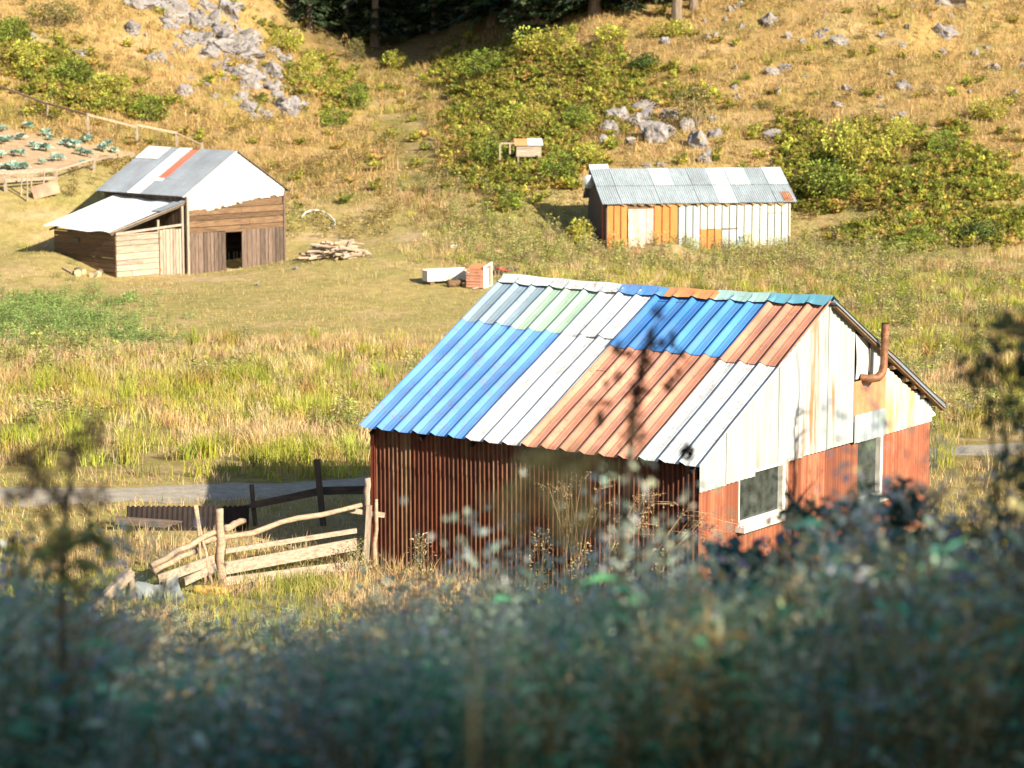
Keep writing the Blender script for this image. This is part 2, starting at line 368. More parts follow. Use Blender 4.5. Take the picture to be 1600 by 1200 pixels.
# ------------------------------------------------------------------ ground zones (worked out once on the ground, so they stay put)
def gsum(u, v, L):
    t = 0
    for (cu, cv, su, sv, w) in L: t = t + w * np.exp(-((u - cu) / su) ** 2 - ((v - cv) / sv) ** 2)
    return t
BRK = [(850, 210, 110, 100, 1.2), (780, 110, 110, 45, 1.1), (920, 120, 110, 50, .9), (1060, 140, 90, 30, .55), (960, 230, 40, 40, .3), (760, 280, 50, 50, .7), (1345, 265, 100, 65, 1.15),
       (1270, 320, 60, 30, .8), (1500, 260, 120, 60, .7), (1560, 370, 110, 40, .7), (1400, 370, 150, 26, .6), (60, 110, 100, 45, 1.15), (210, 160, 110, 30, .8),
       (30, 30, 60, 40, .5), (720, 170, 40, 70, .45), (400, 120, 40, 30, .3), (530, 190, 30, 30, .4), (100, 170, 80, 30, .5), (1120, 190, 60, 30, .3), (1480, 330, 120, 50, .5), (1250, 250, 40, 50, .6), (1180, 60, 70, 20, .2), (500, 140, 70, 60, .85), (430, 60, 45, 45, .7), (360, 20, 30, 30, .5), (1200, 190, 60, 30, .3)]
def z_bracken(u, v, x, y): return np.clip(1.5 * (gsum(u, v, BRK) - .42 + (fbm(x, y, 4, 21) - .5) * 1.1), 0, 1) * (y > 108)
def z_garden(u, v):
    top = 200 + 0.19 * u; bot = 285 - .2 * u
    return sstep(-4, 4, v - top) * sstep(-4, 4, bot - v) * (u < 215)
def z_tall(u, v, x, y):
    vt = 528 - 140 * sstep(700, 880, u)
    n = (fbm(x, y, 5, 31) - .5)
    t = sstep(-14, 22, v - vt + n * 70) * (y > 52.3 + n * 3)
    t = np.maximum(t, np.clip(1.6 * (gsum(u, v, [(760, 375, 75, 40, 1.0), (700, 320, 50, 45, .8), (860, 400, 90, 26, 1.0), (650, 250, 34, 90, .9), (600, 170, 34, 50, .8), (550, 110, 30, 40, .8)]) - .3 + n), 0, 1))
    return t
PATHL = [(-30, 50.3), (-16, 50.0), (-9.5, 49.9), (-5.5, 50.6), (-2, 51.8), (2, 53.6), (7, 55.8), (13, 57.8), (22, 59.5), (34, 60)]
px_, py_ = np.array(PATHL).T
def path_d(x, y): return y - np.interp(x, px_, py_)
def z_path(x, y): return 1 - sstep(.75, 1.05, np.abs(path_d(x, y)) + (vn(x, y, .8, 3) - .5) * .5)
def z_bare(u, v, x, y): return np.clip(1.5 * (gsum(u, v, [(668, 371, 48, 9, 1.3), (490, 372, 50, 10, .8), (330, 436, 110, 6, .8), (1040, 375, 45, 16, 1.0), (40, 335, 70, 12, .6), (130, 335, 40, 12, .6)]) - .25 + (fbm(x, y, 2, 41) - .5) * .5), 0, 1)
B1T = RAD(35.87); B1O = (3.088, 39.04); B2T = RAD(46); B2O = (-14.506, 107.713); B3T = RAD(10); B3O = (4.516, 115.043)
def b1loc(x, y):
    dx, dy = x - B1O[0], y - B1O[1]
    return -dx * math.cos(B1T) + dy * math.sin(B1T), dx * math.sin(B1T) + dy * math.cos(B1T)
def loc(x, y, o, t):
    dx, dy = x - o[0], y - o[1]
    return dx * math.cos(t) + dy * math.sin(t), -dx * math.sin(t) + dy * math.cos(t)
def built(x, y, m=0.12):
    s, a = b1loc(x, y); r = (s > .15 - m) & (s < 6.98 + m) & (a > .08 - m) & (a < 8.7 + m)
    a, s = loc(x, y, B2O, B2T); r |= (a > -3.95 - m) & (a < 5.7 + m) & (s > -m) & (s < 6.2)
    a, s = loc(x, y, B3O, B3T); r |= (a > -m) & (a < 9.1 + m) & (s > -m) & (s < 4.6)
    return r
def ground_colour(x, y, z):
    u, v = proj(x, y, z); n = fbm(x, y, 3, 51)[:, None]; n2 = fbm(x, y, 9, 52)[:, None]
    c = np.array([.43, .33, .155]) * (1 - n) + np.array([.33, .30, .115]) * n
    hill = sstep(118, 130, y)[:, None]; c = c * (1 - hill) + hill * (np.array([.41, .285, .125]) * (.75 + .4 * n2))
    def blend(c, w, k): w = np.asarray(w)[:, None]; return c * (1 - w) + np.array(k) * w
    c = blend(c, z_tall(u, v, x, y) * .8, (.27, .23, .08)); c = blend(c, z_bracken(u, v, x, y) * .8, (.20, .17, .05))
    c = blend(c, gsum(u, v, [(60, 505, 110, 35, 1.0)]).clip(0, 1) * .8, (.10, .15, .05))
    c = blend(c, z_bare(u, v, x, y) * .8, (.56, .42, .29)); c = blend(c, sstep(.56, .68, fbm(x, y, 2.6, 57)) * .55 * (y > 45), (.50, .37, .22)); c = blend(c, sstep(.6, .7, fbm(x, y, 1.8, 58)) * .5 * (y > 60), (.24, .24, .08)); c = blend(c, z_garden(u, v) * (y > 112), (.52, .37, .25))
    c = blend(c, 1 - sstep(34, 40, y), (.11, .095, .05)); c = blend(c, sstep(.15, .5, gsum(u, v, [(640, 40, 170, 55, 1.0)])) * .7 * (y > 150), (.09, .07, .03))  # second blend puts the dark wood's shade into the gully ground
    return c
nx, ny = len(GX), len(GY)
V = np.c_[XX.ravel(), YY.ravel(), ZZ.ravel()]
kk = (np.arange(ny - 1)[:, None] * nx + np.arange(nx - 1)[None]).ravel()
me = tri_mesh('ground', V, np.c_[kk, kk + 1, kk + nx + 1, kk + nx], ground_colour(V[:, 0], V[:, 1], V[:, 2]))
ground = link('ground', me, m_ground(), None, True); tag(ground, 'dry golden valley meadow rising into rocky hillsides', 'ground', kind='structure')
xs = np.arange(-34, 34.01, .5); ws = np.linspace(-1.0, 1.0, 7)
PV = []
for x in xs:
    for w in ws:
        yy = np.interp(x, px_, py_) + w * (1 + .15 * math.sin(x * 1.7) + .1 * math.sin(x * 4.1 + w)); PV.append((x, yy, float(H(x, yy)) + .02 - .015 * (abs(w) > .9)))
kk = (np.arange(len(xs) - 1)[:, None] * 7 + np.arange(6)[None]).ravel()
tag(link('gravel_path', tri_mesh('gravel_path', PV, np.c_[kk, kk + 7, kk + 8, kk + 1]), MGRAV, None, True), 'pale gravel track passing behind the patchwork barn', 'path', kind='structure')

# ------------------------------------------------------------------ the near barn: patchwork roof, red side wall, zinc gable
def rib(p, h=.058, per=.4):
    """one lapped rib at every multiple of per: long face towards the gable, steep face away from it; two shallow grooves between"""
    q = (p + per / 2) % per - per / 2
    if -.115 < q <= -.03: return h * (q + .115) / .085
    if -.03 < q <= 0: return h
    if 0 < q < .022: return h * (1 - q / .022)
    g = min(abs(q - .12), abs(q + .17)); return .006 if g < .012 else 0.0
RIBX = (0, .022, .106, .12, .134, .17, .216, .23, .244, .284, .285, .3275, .37, .399)
barn = empty('patchwork_barn', (B1O[0], B1O[1], 0), -B1T, 'large tin barn with patchwork blue, white and terracotta roof and rusty red walls', 'barn')
EZ, RZ, BW = 2.548, 4.888, 8.856
SLN = math.hypot(BW / 2, RZ - EZ); SDIR = (BW / 2 / SLN, (RZ - EZ) / SLN); SNRM = (-SDIR[1], SDIR[0])
def roofp(s, t, h, far=False):
    a = SDIR[0] * t + SNRM[0] * h; z = EZ + SDIR[1] * t + SNRM[1] * h
    if far: a = BW - a
    z -= .05 * math.sin(math.pi * min(max(s / 7.2, 0), 1)) * (t / SLN)
    return (-s, a, z)
b = MB()
for t in (.25, 1.3, 2.4, 3.5, 4.7):
    for far in (False, True):
        p0, p1 = roofp(.14, t, -.075, far), roofp(7.1, t, -.075, far); b.beam(p0, p1, .09, .09)
for k in range(7):
    s = .2 + k * 1.13
    for far in (False, True): b.beam(roofp(s, .17, -.17, far), roofp(s, 4.9, -.17, far), .08, .10)
roof = b.build('roof', WDARK, barn)
def roof_sheet(s0, s1, t0, t1, mat, lift, far=False, q=0):
    xs = sorted({round(k * .4 + x, 4) for k in range(-1, 20) for x in RIBX if s0 - 1e-6 <= k * .4 + x <= s1 + 1e-6} | {s0, s1}); n = max(3, int((t1 - t0) / .5)); m = MB()
    r_ = random.Random(q); ph = [r_.uniform(0, 6) for _ in range(3)]
    def fn(i, j):
        s = xs[int(round(i * (len(xs) - 1)))]; t = t0 + (t1 - t0) * j
        wv = .006 * math.sin(t * 2.3 + ph[0] + s * 2) + .004 * math.sin(s * 5 + ph[1])
        return roofp(s, t + (.008 * math.sin(s * 9 + ph[2]) if j == 1 else 0), rib(s) + lift + wv, far)
    m.sheet(len(xs), n, fn); return m.build('roof_sheet', mat, roof)
low = [(0, 1.2, WHITE, .585), (1.2, 2.4, TERRA, .615), (2.4, 3.6, TERRA, .62), (3.6, 4.8, WHITE, .672), (4.8, 6.0, BLUE, .68), (6.0, 7.2, BLUE, .695)]
upp = [(0, 1.2, TERRA, .585), (1.2, 2.4, BLUE3, .615), (2.4, 3.6, BLUE2, .62), (3.6, 4.8, WHITE, .672), (4.8, 6.0, GREENP, .68), (6.0, 7.2, GREYP, .695)]
for k, (s0, s1, m_, t1) in enumerate(low): roof_sheet(s0 - .004, s1 + .004, -.0 - .02 * (k % 2), SLN * t1 + .15, m_, .004 + .003 * (k % 2), q=k)
for k, (s0, s1, m_, t0) in enumerate(upp): roof_sheet(s0 - .004, s1 + .004, SLN * t0, SLN - .03, m_, .02 + .004 * (k % 2), q=20 + k)
roof_sheet(-.02, 7.2, -.25, SLN - .03, GALV, .004, True, 50)
def ridge_cap(s0, s1, mat, q):
    m = MB(); r_ = random.Random(q); o = r_.uniform(-.02, .02)
    def fn(i, j):
        s = s0 + (s1 - s0) * i; c = abs(j - .5) * 2; rb = rib(s) * .6
        t = SLN - .02 - c * (.2 + .02 * math.sin(s * 7.8 + 1.5)); far = j > .5
        return roofp(s, t, .075 + rb * c + .01 * math.sin(s * 5.2 + q) * (1 - c) + o * .3, far) if c > .02 else (-s, BW / 2, RZ + .115 + .008 * math.sin(s * 6 + q) - .05 * math.sin(math.pi * s / 7.2))
    m.sheet(25, 7, fn); return m.build('ridge_cap', mat, roof)
for k, (s0, s1, m_) in enumerate([(-.02, 1.25, TEAL), (1.2, 2.35, PTEAL), (2.3, 3.4, ORANGE), (3.35, 4.5, BLUE), (4.45, 5.9, WHITE), (5.85, 7.22, GALVW)]): ridge_cap(s0, s1, m_, k)
# walls.  corr(): a corrugated sheet standing in the plane a=const (side) or s=const (gable)
def corr(name, par, mat, plane, off, c0, c1, z0, z1, per=.1, amp=.018, lift=0.0, res=8, nz=3, trap=False, smooth=True, ph=0.0):
    n = max(3, int((c1 - c0) / per * res) + 1); m = MB()
    def fn(i, j):
        c = c0 + (c1 - c0) * i; zb = z0(c) if callable(z0) else z0; zt = z1(c) if callable(z1) else z1
        if trap:
            q = ((c + ph) / per) % 1; d = amp * min(1, max(0, 2.2 - abs(q - .5) * 6))
        else:
            q = math.sin((c + ph) * 2 * math.pi / per); d = amp * q
        z = zb + (zt - zb) * j
        return (-c, off - d - lift, z) if plane == 'side' else (-off + d + lift, c, z)
    m.sheet(n, nz, fn); return m.build(name, mat, par, smooth)
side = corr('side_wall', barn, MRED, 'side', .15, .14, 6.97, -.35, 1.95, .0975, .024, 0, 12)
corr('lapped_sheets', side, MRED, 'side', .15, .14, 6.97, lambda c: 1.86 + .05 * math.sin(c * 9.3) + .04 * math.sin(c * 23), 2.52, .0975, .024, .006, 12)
MB().box(-7.06, -6.96, .11, .24, -.35, 2.45).build('corner_post', m_plain('red_corner_trim', (.30, .06, .03), .6, .25), side)
for k in range(7): MB().beam((-.2 - k * 1.13, .02, 2.44), (-.2 - k * 1.13, .3, 2.58), .05, .06).build('rafter_end', DARK, roof)
GO = .12      # gable plane, distance in from the roof's right edge
ztop = lambda c: EZ + (RZ - EZ) * (1 - abs(c - BW / 2) / (BW / 2)) - .035
gw = corr('gable_wall', barn, MREDG, 'gable', GO, .13, 1.40, -.4, 2.14, .0975, .022, 0)
for c0, c1, z0, z1 in ((1.40, 3.02, -.4, 1.27), (3.02, 5.74, -.4, 2.2), (5.74, 6.7, -.4, 1.05), (6.7, 8.68, -.4, 2.26)): corr('red_cladding', gw, MREDG, 'gable', GO, c0, c1, z0, z1, .0975, .022, 0)
seams = [(.13, 1.0), (.97, 1.9), (1.87, 2.75), (2.72, 3.6), (3.57, 4.5), (4.47, 5.42)]
for k, (c0, c1) in enumerate(seams): corr('zinc_cladding', gw, ZINC, 'gable', GO, c0, c1, (2.09 + .02 * (k % 2)) if c0 < 1 else 2.17 + .012 * k, ztop, .145, .012, .035 + .012 * (k % 2), 8, 6)
corr('rust_patch', gw, m_paint('rust_orange_sheet', (.58, .25, .10), .5, .6, .25), 'gable', GO, 5.40, 6.70, 2.60, 3.34, .23, .02, .045, 8, 3, True)
corr('lower_patch', gw, ZINC2, 'gable', GO, 5.42, 6.68, 2.2, 2.72, .23, .02, .06, 8, 3, True)
corr('pale_cladding', gw, ZINC, 'gable', GO, 6.02, 6.72, 3.30, ztop, .145, .01, .05, 8, 3)
corr('ochre_cladding', gw, ZINCY, 'gable', GO, 6.68, 7.98, lambda c: 2.2, lambda c: ztop(c) - .16, .145, .012, .035, 8, 4)
corr('grey_cladding', gw, ZINC2, 'gable', GO, 7.95, 8.70, 2.2, lambda c: ztop(c) - .1, .1, .01, .028, 8, 4)
MB().box(-GO - .25, -GO - .2, 5.2, 6.2, 3.0, 3.84).build('opening_dark_panel', DARK, gw)  # near-black board gives the opening its darkness by colour
pn = MB().sheet(5, 8, lambda i, j: (-GO + .005 + .07 * j * (1 - i) + .02 * math.sin(j * 4), 5.56 + .5 * i - .13 * j * (1 - i), 3.36 + j * (.86 - .18 * i)))
pn.build('bent_sheet', WHITE, gw)
MB().box(-GO - .2, -GO - .01, 8.62, 8.92, 2.28, 2.44).build('beam_end', WHITEW, gw)
for c in (6.9, 7.45, 7.8, 8.2): MB().box(-GO - .1, -GO + .12, c - .07, c + .07, ztop(c) - .13, ztop(c) - .03).build('purlin_end', WBROWN, gw)
m = MB(); m.beam((-GO + .13, 4.5, RZ - .1), (-GO + .13, 8.95, EZ - .15), .03, .09, (1, 0, 0))
m.build('gable_batten', WBROWN, gw)
MB().beam((-.02, BW / 2, RZ - .0), (-.02, BW + .12, EZ - .1), .16, .03, (0, .47, .88)).build('verge_trim', GALV, roof)
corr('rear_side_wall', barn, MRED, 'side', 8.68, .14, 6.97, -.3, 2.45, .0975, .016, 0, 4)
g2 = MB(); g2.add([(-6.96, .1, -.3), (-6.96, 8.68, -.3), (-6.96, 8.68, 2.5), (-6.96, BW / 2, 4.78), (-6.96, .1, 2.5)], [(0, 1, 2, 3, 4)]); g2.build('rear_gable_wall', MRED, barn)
def window(c0, c1, z0, z1, left_frame=True, sill=True):
    f = MB(); x0, x1 = -GO - .06, -GO + .07
    f.box(x0, x1, c1 - .09, c1, z0, z1); f.box(x0, x1 - .02, c0, c1 - .09, z1 - .05, z1)
    f.box(x0, x1 - .01, c0, c1 - .09, z0, z0 + .07)
    if left_frame: f.box(x0, x1 - .05, c0, c0 + .03, z0 + .07, z1 - .05)
    fr = f.build('window', WHITEW, barn)
    MB().box(-GO - .05, -GO - .03, c0 + .01, c1 - .08, z0 + .06, z1 - .04).build('pane', GLASS, fr)
    if sill:
        MB().box(-GO - .02, -GO + .17, c0 - .06, c1 + .1, z0 - .10, z0 - .005).build('sill', WHITEW, fr)
        MB().box(-GO - .03, -GO + .05, c1 + .005, c1 + .13, z0 - .0, z1 + .02).build('jamb_board', WPALEZ, fr)
    return fr
window(1.42, 2.92, 1.32, 2.23); window(5.78, 6.58, 1.06, 2.24, False, False)
m = MB(); m.box(-GO - .03, -GO + .14, 5.72, 6.0, .98, 1.055); m.box(-GO - .03, -GO + .14, 6.35, 6.75, .98, 1.055); m.build('broken_sill', WHITEW, barn)
pts = [(-GO + .02, 5.74, 3.38), (-GO + .16, 5.80, 3.36), (-GO + .27, 5.94, 3.38), (-GO + .31, 6.02, 3.46), (-GO + .32, 6.06, 3.6), (-GO + .32, 6.07, 3.9), (-GO + .32, 6.08, 4.36)]
P2 = []; R2 = []
for i in range(len(pts) - 1):
    k = 8 if i < 4 else 3
    for j in range(k):
        P2.append(np.array(pts[i]) * (1 - j / k) + np.array(pts[i + 1]) * j / k); R2.append(.072 + (.007 if (len(P2) % 2 and i < 4) else 0))
P2.append(np.array(pts[-1])); R2.append(.074)
ch = MB().tube(P2, R2, 14, False).build('chimney_pipe', PIPE, barn, True)
MB().tube([(-GO + .32, 6.075, 4.15), (-GO + .32, 6.075, 4.19)], .08, 14, False).build('pipe_collar', PIPE, ch)
MB().tube([(-GO + .32, 6.08, 4.30), (-GO + .32, 6.08, 4.37)], .068, 14, True).build('pipe_mouth', DARK, ch)

# ------------------------------------------------------------------ the plank barn with lean-to
plank = empty('plank_barn', (B2O[0], B2O[1], -.8), B2T, 'two storey plank barn with whitewashed gable, lean-to and open dark doorway on the left', 'barn')
Z2 = .8                      # local z = world z + .8
W2, L2, E2, R2Z = 5.65, 6.0, 2.9 + Z2, 4.66 + Z2
def boards(name, par, mat, horiz, c0, c1, z0, z1, y=0.0, step=.22, thick=.04, side=False, q=0, hole=None, ztopf=None):
    m = MB(); r_ = random.Random(q); lo, hi = (z0, z1) if horiz else (c0, c1); p = lo
    while p < hi - .01:
        w = min(step * r_.uniform(.75, 1.3), hi - p)
        if hi - p - w < .06: w = hi - p
        d = thick * r_.uniform(.7, 1.1); segs = [(c0, c1)] if horiz else [(z0, z1)]
        if horiz and r_.random() < .6:
            k = r_.uniform(.3, .7) * (c1 - c0) + c0; segs = [(c0, k - .005), (k + .005, c1)]
        for a, b_ in segs:
            if horiz: A0, A1, B0, B1 = a, b_, p + .011, p + w - .011
            else: A0, A1, B0, B1 = p + .012, p + w - .012, a + r_.uniform(-.03, .03), (ztopf((p + w / 2)) if ztopf else b_ + r_.uniform(-.02, .02))
            if hole and not (A1 < hole[0] or A0 > hole[1] or B1 < hole[2] or B0 > hole[3]): continue
            if side: m.box(y - d, y, A0, A1, B0, B1)
            else: m.box(A0, A1, y - d, y, B0, B1)
        p += w
    return m.build(name, mat, par)
ztp = lambda c: E2 + (R2Z - E2) * (1 - abs(c - W2 / 2) / (W2 / 2)) - .06
ZB = .02
boards('front_wall', plank, WBROWNZ, False, .0, 2.20, -.15, 1.86, 0, .24, q=1)
boards('front_wall', plank, WBROWNZ, False, 3.13, 5.63, -.15, 1.9, 0, .24, q=2)
boards('upper_boards', plank, WBROWN, True, .0, 5.65, 1.86, 3.02, .0, .27, .05, q=3)
MB().box(2.15, 3.18, -.07, -.01, 1.80, 1.88).build('door_lintel', WBROWN, plank)
MB().box(2.2, 3.14, -.10, .1, -.15, .10).build('door_sill', WPALE, plank)
gz = lambda c: 2.86 + .5 * float(sstep(0, 5.6, c)) + .03 * math.sin(c * 3.1)
m = MB(); r_ = random.Random(5); p = -.03
while p < 5.65:
    w = r_.uniform(.16, .26); q0 = min(p + w, 5.68); g_ = r_.uniform(-.09, .07); m.box8([(p, -.085, gz(p) + g_), (q0 - .022, -.085, gz(p) + g_), (q0 - .022, -.055, gz(q0)), (p, -.055, gz(p)),
        (p, -.085, ztp(p)), (q0 - .022, -.085, ztp(q0)), (q0 - .022, -.055, ztp(q0)), (p, -.055, ztp(p))]); p = q0
m.build('gable_boards', WHITEW, plank)
m = MB(); m.add([(0, .012, 2.9), (5.65, .012, 2.9), (5.65, .012, E2 - .06), (W2 / 2, .012, R2Z - .1), (0, .012, E2 - .06)], [(0, 1, 2, 3, 4)]); m.build('gable_backing', WBROWN, plank)
boards('side_wall', plank, WBROWNZ, False, 0.05, L2, -.1, 3.6, .0, .3, side=True, q=7)
boards('side_wall', plank, WBROWN, True, 0.05, L2, -.1, 3.6, W2 + .04, .3, side=True, q=8)
boards('rear_wall', plank, WBROWN, True, 0, W2, -.1, 3.6, L2, .3, q=9)
MB().box(.06, W2 - .06, 2.4, 2.5, -.1, 3.4).build('doorway_blackout', DARK, plank)  # dark panel added to keep the open doorway black
MB().box(-.06, .06, -.12, -.0, -.1, 3.5).build('corner_post', WPALEZ, plank); MB().box(W2 - .04, W2 + .06, -.1, .0, -.1, 3.5).build('corner_post', WBROWNZ, plank)
def rp2(a, s, h=0): # main roof surface, a<=W2/2 left slope
    return (a, s, E2 + (R2Z - E2) * (1 - abs(a - W2 / 2) / (W2 / 2)) + h)
mroof = MB()
for a in (-.2, .8, 1.8, 2.75, 3.6, 4.6, 5.6): mroof.beam(rp2(a, -.1, -.06), rp2(a, L2 + .25, -.06), .07, .07)
r2 = mroof.build('roof', WDARK, plank)
def tin(name, par, mat, P00, P10, P01, nu, per=.08, amp=.012, lift=0.0, nv=4, sag=0.0, wavy=0.0):
    """corrugated sheet, ridges run from the low edge P00-P10 up towards P01"""
    P00, P10, P01 = map(np.array, (P00, P10, P01)); Uv = P10 - P00; Vv = P01 - P00; N = np.cross(Uv, Vv); N = N / np.linalg.norm(N); N = N if N[2] > 0 else -N; Lu = np.linalg.norm(Uv)
    n = max(3, int(Lu / per * 5) + 1)
    def fn(i, j): return P00 + Uv * i + Vv * j + N * (amp * math.sin(i * Lu / per * 2 * math.pi) + lift - sag * math.sin(math.pi * i) + wavy * math.sin(i * 17 + j * 3)) + np.array([0, 0, wavy * 1.6 * math.sin(i * 11) * (1 - j)])
    return MB().sheet(n, nv, fn).build(name, mat, par)
def slope2(s0, s1, t0, t1, mat, lift):
    f = lambda s, t: rp2(-.28 + (W2 / 2 + .28) * t, s)
    tin('roof_sheet', r2, mat, f(s0, t0), f(s1, t0), f(s0, t1), 0, .09, .012, lift, 3)
slope2(-.12, 1.6, 0, 1, GALV, .0); slope2(1.55, 3.1, 0, .36, GALV, .004); slope2(1.55, 2.5, .34, 1, GALV, .012); slope2(2.4, 3.05, .35, .97, REDP, .03); slope2(2.5, 3.0, .28, .345, GALVW, .02)
slope2(3.0, 3.95, 0, 1, GALVW, .02); slope2(3.9, 4.7, 0, 1, GALV, .006); slope2(4.65, 6.3, 0, .78, GALV, .0); slope2(4.6, 6.3, .74, 1, GALVW, .025)
tin('roof_sheet', r2, GALV, rp2(W2 + .3, -.12), rp2(W2 + .3, 6.3), rp2(W2 / 2, -.12), 0, .09, .012, .0, 3)
MB().beam(rp2(-.28, -.13, -.03), rp2(W2 / 2, -.13, -.03), .03, .12, (0, 1, 0)).build('bargeboard', WHITEW, r2)
m = MB(); m.beam(rp2(W2 / 2, -.13, .0), rp2(W2 + .33, -.13, .0), .04, .10, (0, 1, 0)); m.build('bargeboard', WDARK, r2)
# lean-to
boards('lean_to_front', plank, WPALE, True, -3.9, -1.6, -.1, 2.05, .0, .26, q=11)
ld = boards('lean_to_door', plank, WPALEZ, False, -1.58, -.36, .08, 2.12, -.03, .2, q=12)
MB().box(-1.6, -1.52, -.10, -.07, .3, .42).build('hinge', RUSTY, ld); MB().box(-1.6, -1.52, -.10, -.07, 1.7, 1.82).build('hinge', RUSTY, ld)
m = MB().box(-.34, -.24, -.1, 0.02, -.1, 3.1); m.box(-1.62, -1.52, -.0, .1, 2.0, 2.55); m.beam((-3.95, -.06, 2.06), (-.3, -.06, 2.28), .05, .1); m.build('lean_to_frame', WPALEZ, plank)
boards('lean_to_side', plank, WBROWN, True, .0, 4.5, -.1, 2.1, -3.9, .22, side=True, q=13)
MB().box(-4.02, -3.94, 2.6, 3.1, 1.55, 1.75).build('vent_box', WDARK, plank)
lr = MB()
for s in (.1, 1.6, 3.2, 4.6): lr.beam((-4.1, s, 2.02), (-.02, s, 3.16), .07, .08)
lroof = lr.build('lean_to_roof', WDARK, plank)
tin('roof_sheet', lroof, GALVW, (-4.2, .1, 2.13), (-4.2, 4.95, 2.24), (-.03, .2, 3.27), 0, .16, .014, 0, 6, .05, .022)
tin('roof_sheet', lroof, GALV, (-1.5, -.12, 2.89), (-1.5, .6, 2.89), (-.03, -.12, 3.29), 0, .16, .014, .04, 3)
MB().beam((-4.2, .06, 2.10), (-.03, .08, 3.24), .03, .10, (0, 1, 0)).build('bargeboard', WPALE, lroof)

# ------------------------------------------------------------------ the tin shed under the right hillside
shed = empty('tin_shed', (B3O[0], B3O[1], -.3), B3T, 'long low shed with pale corrugated roof and orange and white board front on the right', 'shed')
E3, R3, RS = 1.96 + .3, 3.40 + .3, 2.9
PK = 9.05 / 287
front = MB().box(0, 9.05, .05, .1, -.3, 2.2).build('front_wall', WBROWN, shed)
MO = m_wood('orange_boards', (.50, .165, .04), (.60, .25, .08), 'z', .14, .6); MPB = m_wood('pale_blue_boards', (.35, .43, .46), (.43, .51, .54), 'z', .08, .6)
MCW = m_wood('cream_boards', (.50, .51, .43), (.57, .57, .49), 'z', .10, .6); MGW = m_wood('grey_white_boards', (.38, .43, .42), (.46, .51, .49), 'z', .08, .6)
MPK = m_plain('pinkish_sheet', (.56, .38, .34), .7, .15)
def panel(u0, u1, n, mat, z0=-.25, z1=2.12):
    m = MB(); a0, a1 = (u0 - 948) * PK, (u1 - 948) * PK
    for k in range(n):
        p, q = a0 + (a1 - a0) * k / n, a0 + (a1 - a0) * (k + 1) / n; d = random.uniform(-.008, .008)
        m.box(p + .028, q - .028, .0 + d, .045, z0 + random.uniform(-.03, .03), z1 + random.uniform(-.05, .02))
    return m.build('board_panel', mat, front)
for a in ((948, 980, 3, MO), (1021, 1058, 3, MO), (1059, 1093, 3, MPB), (1093, 1127, 3, MCW, .95), (1093, 1127, 3, MO, -.25, .94), (1127, 1162, 3, MGW, .95), (1127, 1162, 3, MPB, -.25, .94),
          (1162, 1199, 3, MCW), (1199, 1232, 3, MGW, -.25, 1.7), (1199, 1232, 3, MCW, 1.7, 2.12), (1232, 1236, 1, MCW), (1008, 1021, 1, MPK, .3, 2.0)): panel(*a)
MB().sheet(9, 9, lambda i, j: ((981 - 948) * PK + .86 * i, -.02 - .03 * math.sin(i * 9 + j * 3), .1 + 1.85 * j)).build('sacking_cover', SACK, front)
m = MB(); r_ = random.Random(3)
for k in range(18):
    a = .9 + k * .45 + r_.uniform(-.1, .1); w = r_.uniform(.15, .35); h = r_.uniform(.08, .2); m.sheet(5, 3, lambda i, j: (a - w + 2 * w * i, -.06 - .03 * math.sin(i * 6), 2.2 - h * (1 - abs(2 * i - 1)) * (1 - j)))
m.build('torn_lining', m_plain('brown_lining', (.30, .19, .09), .9, .3), front)
MB().box(-.02, .05, .0, 4.3, -.3, 2.0).build('side_wall', WDARKZ, shed)
MB().box(9.0, 9.08, .1, 4.3, -.3, 2.1).build('side_wall', WPALEZ, shed)
MB().box(0.05, 9.0, 4.25, 4.33, -.3, 2.1).build('rear_wall', WDARK, shed)
for a0 in (-.02, 9.0): MB().add([(a0, .05, 2.0), (a0, 4.3, 2.0), (a0, RS, R3 - .12)], [(0, 1, 2)]).build('gable_end', WDARKZ, shed)
MB().box(-.1, -.03, .5, .62, -.3, 2.3).build('door_post', REDP, shed)
s3 = MB()
for t in (.1, 1.0, 1.9, 2.8): s3.beam((-.2, t, E3 + (R3 - E3) * t / RS - .07), (9.2, t, E3 + (R3 - E3) * t / RS - .07), .07, .07)
r3 = s3.build('roof', WDARK, shed)
def s3f(a, t): return (a, -.15 + (RS + .15) * t, E3 - .06 + (R3 - E3 + .06) * t)
cols3 = [[GALVS, GALVL, GALVL, GALVL, GALVL, GALVS, GALVL, GALVS, GALVS, GALVS], [GALVS, GALVL, GALVL, GALVP, GALVL, GALVS, GALVP, GALVP, GALVS, GALVP]]
for row in range(2):
    for k in range(10):
        a0 = -.25 + k * .955; a1 = a0 + 1.0; t0, t1 = ((0, .53), (.5, 1.0))[row]; mt = cols3[row][k]
        if row == 0 and k == 6: mt = GALVP
        p = s3f(a0, t0); q = s3f(a1, t0); r = s3f(a0, t1)
        tin('roof_sheet', r3, mt, p, q, r, 0, .105, .016, .012 * (k % 2) + .03 * row, 3, wavy=.004)
tin('roof_sheet', r3, GALVW, (-.25, RS - .1, R3 - .02), (.7, RS - .1, R3 + .0), (-.25, RS + .2, R3 + .2), 0, .1, .014, .03, 3)
tin('roof_sheet', r3, GALV, (-.25, 4.6, 2.2), (9.25, 4.6, 2.2), (-.25, RS, R3), 0, .2, .012, 0, 3)
tin('rust_sheet', r3, RUSTY, s3f(8.75, .03), s3f(9.2, .03), s3f(8.72, .3), 0, .105, .016, .03, 3)
dish = MB(); cx, cy, cz = at_depth(920, 284, 117.3)
d0 = empty('satellite_dish', (cx, cy, cz), 0, 'small grey satellite dish on the left end of the tin shed', 'satellite dish')
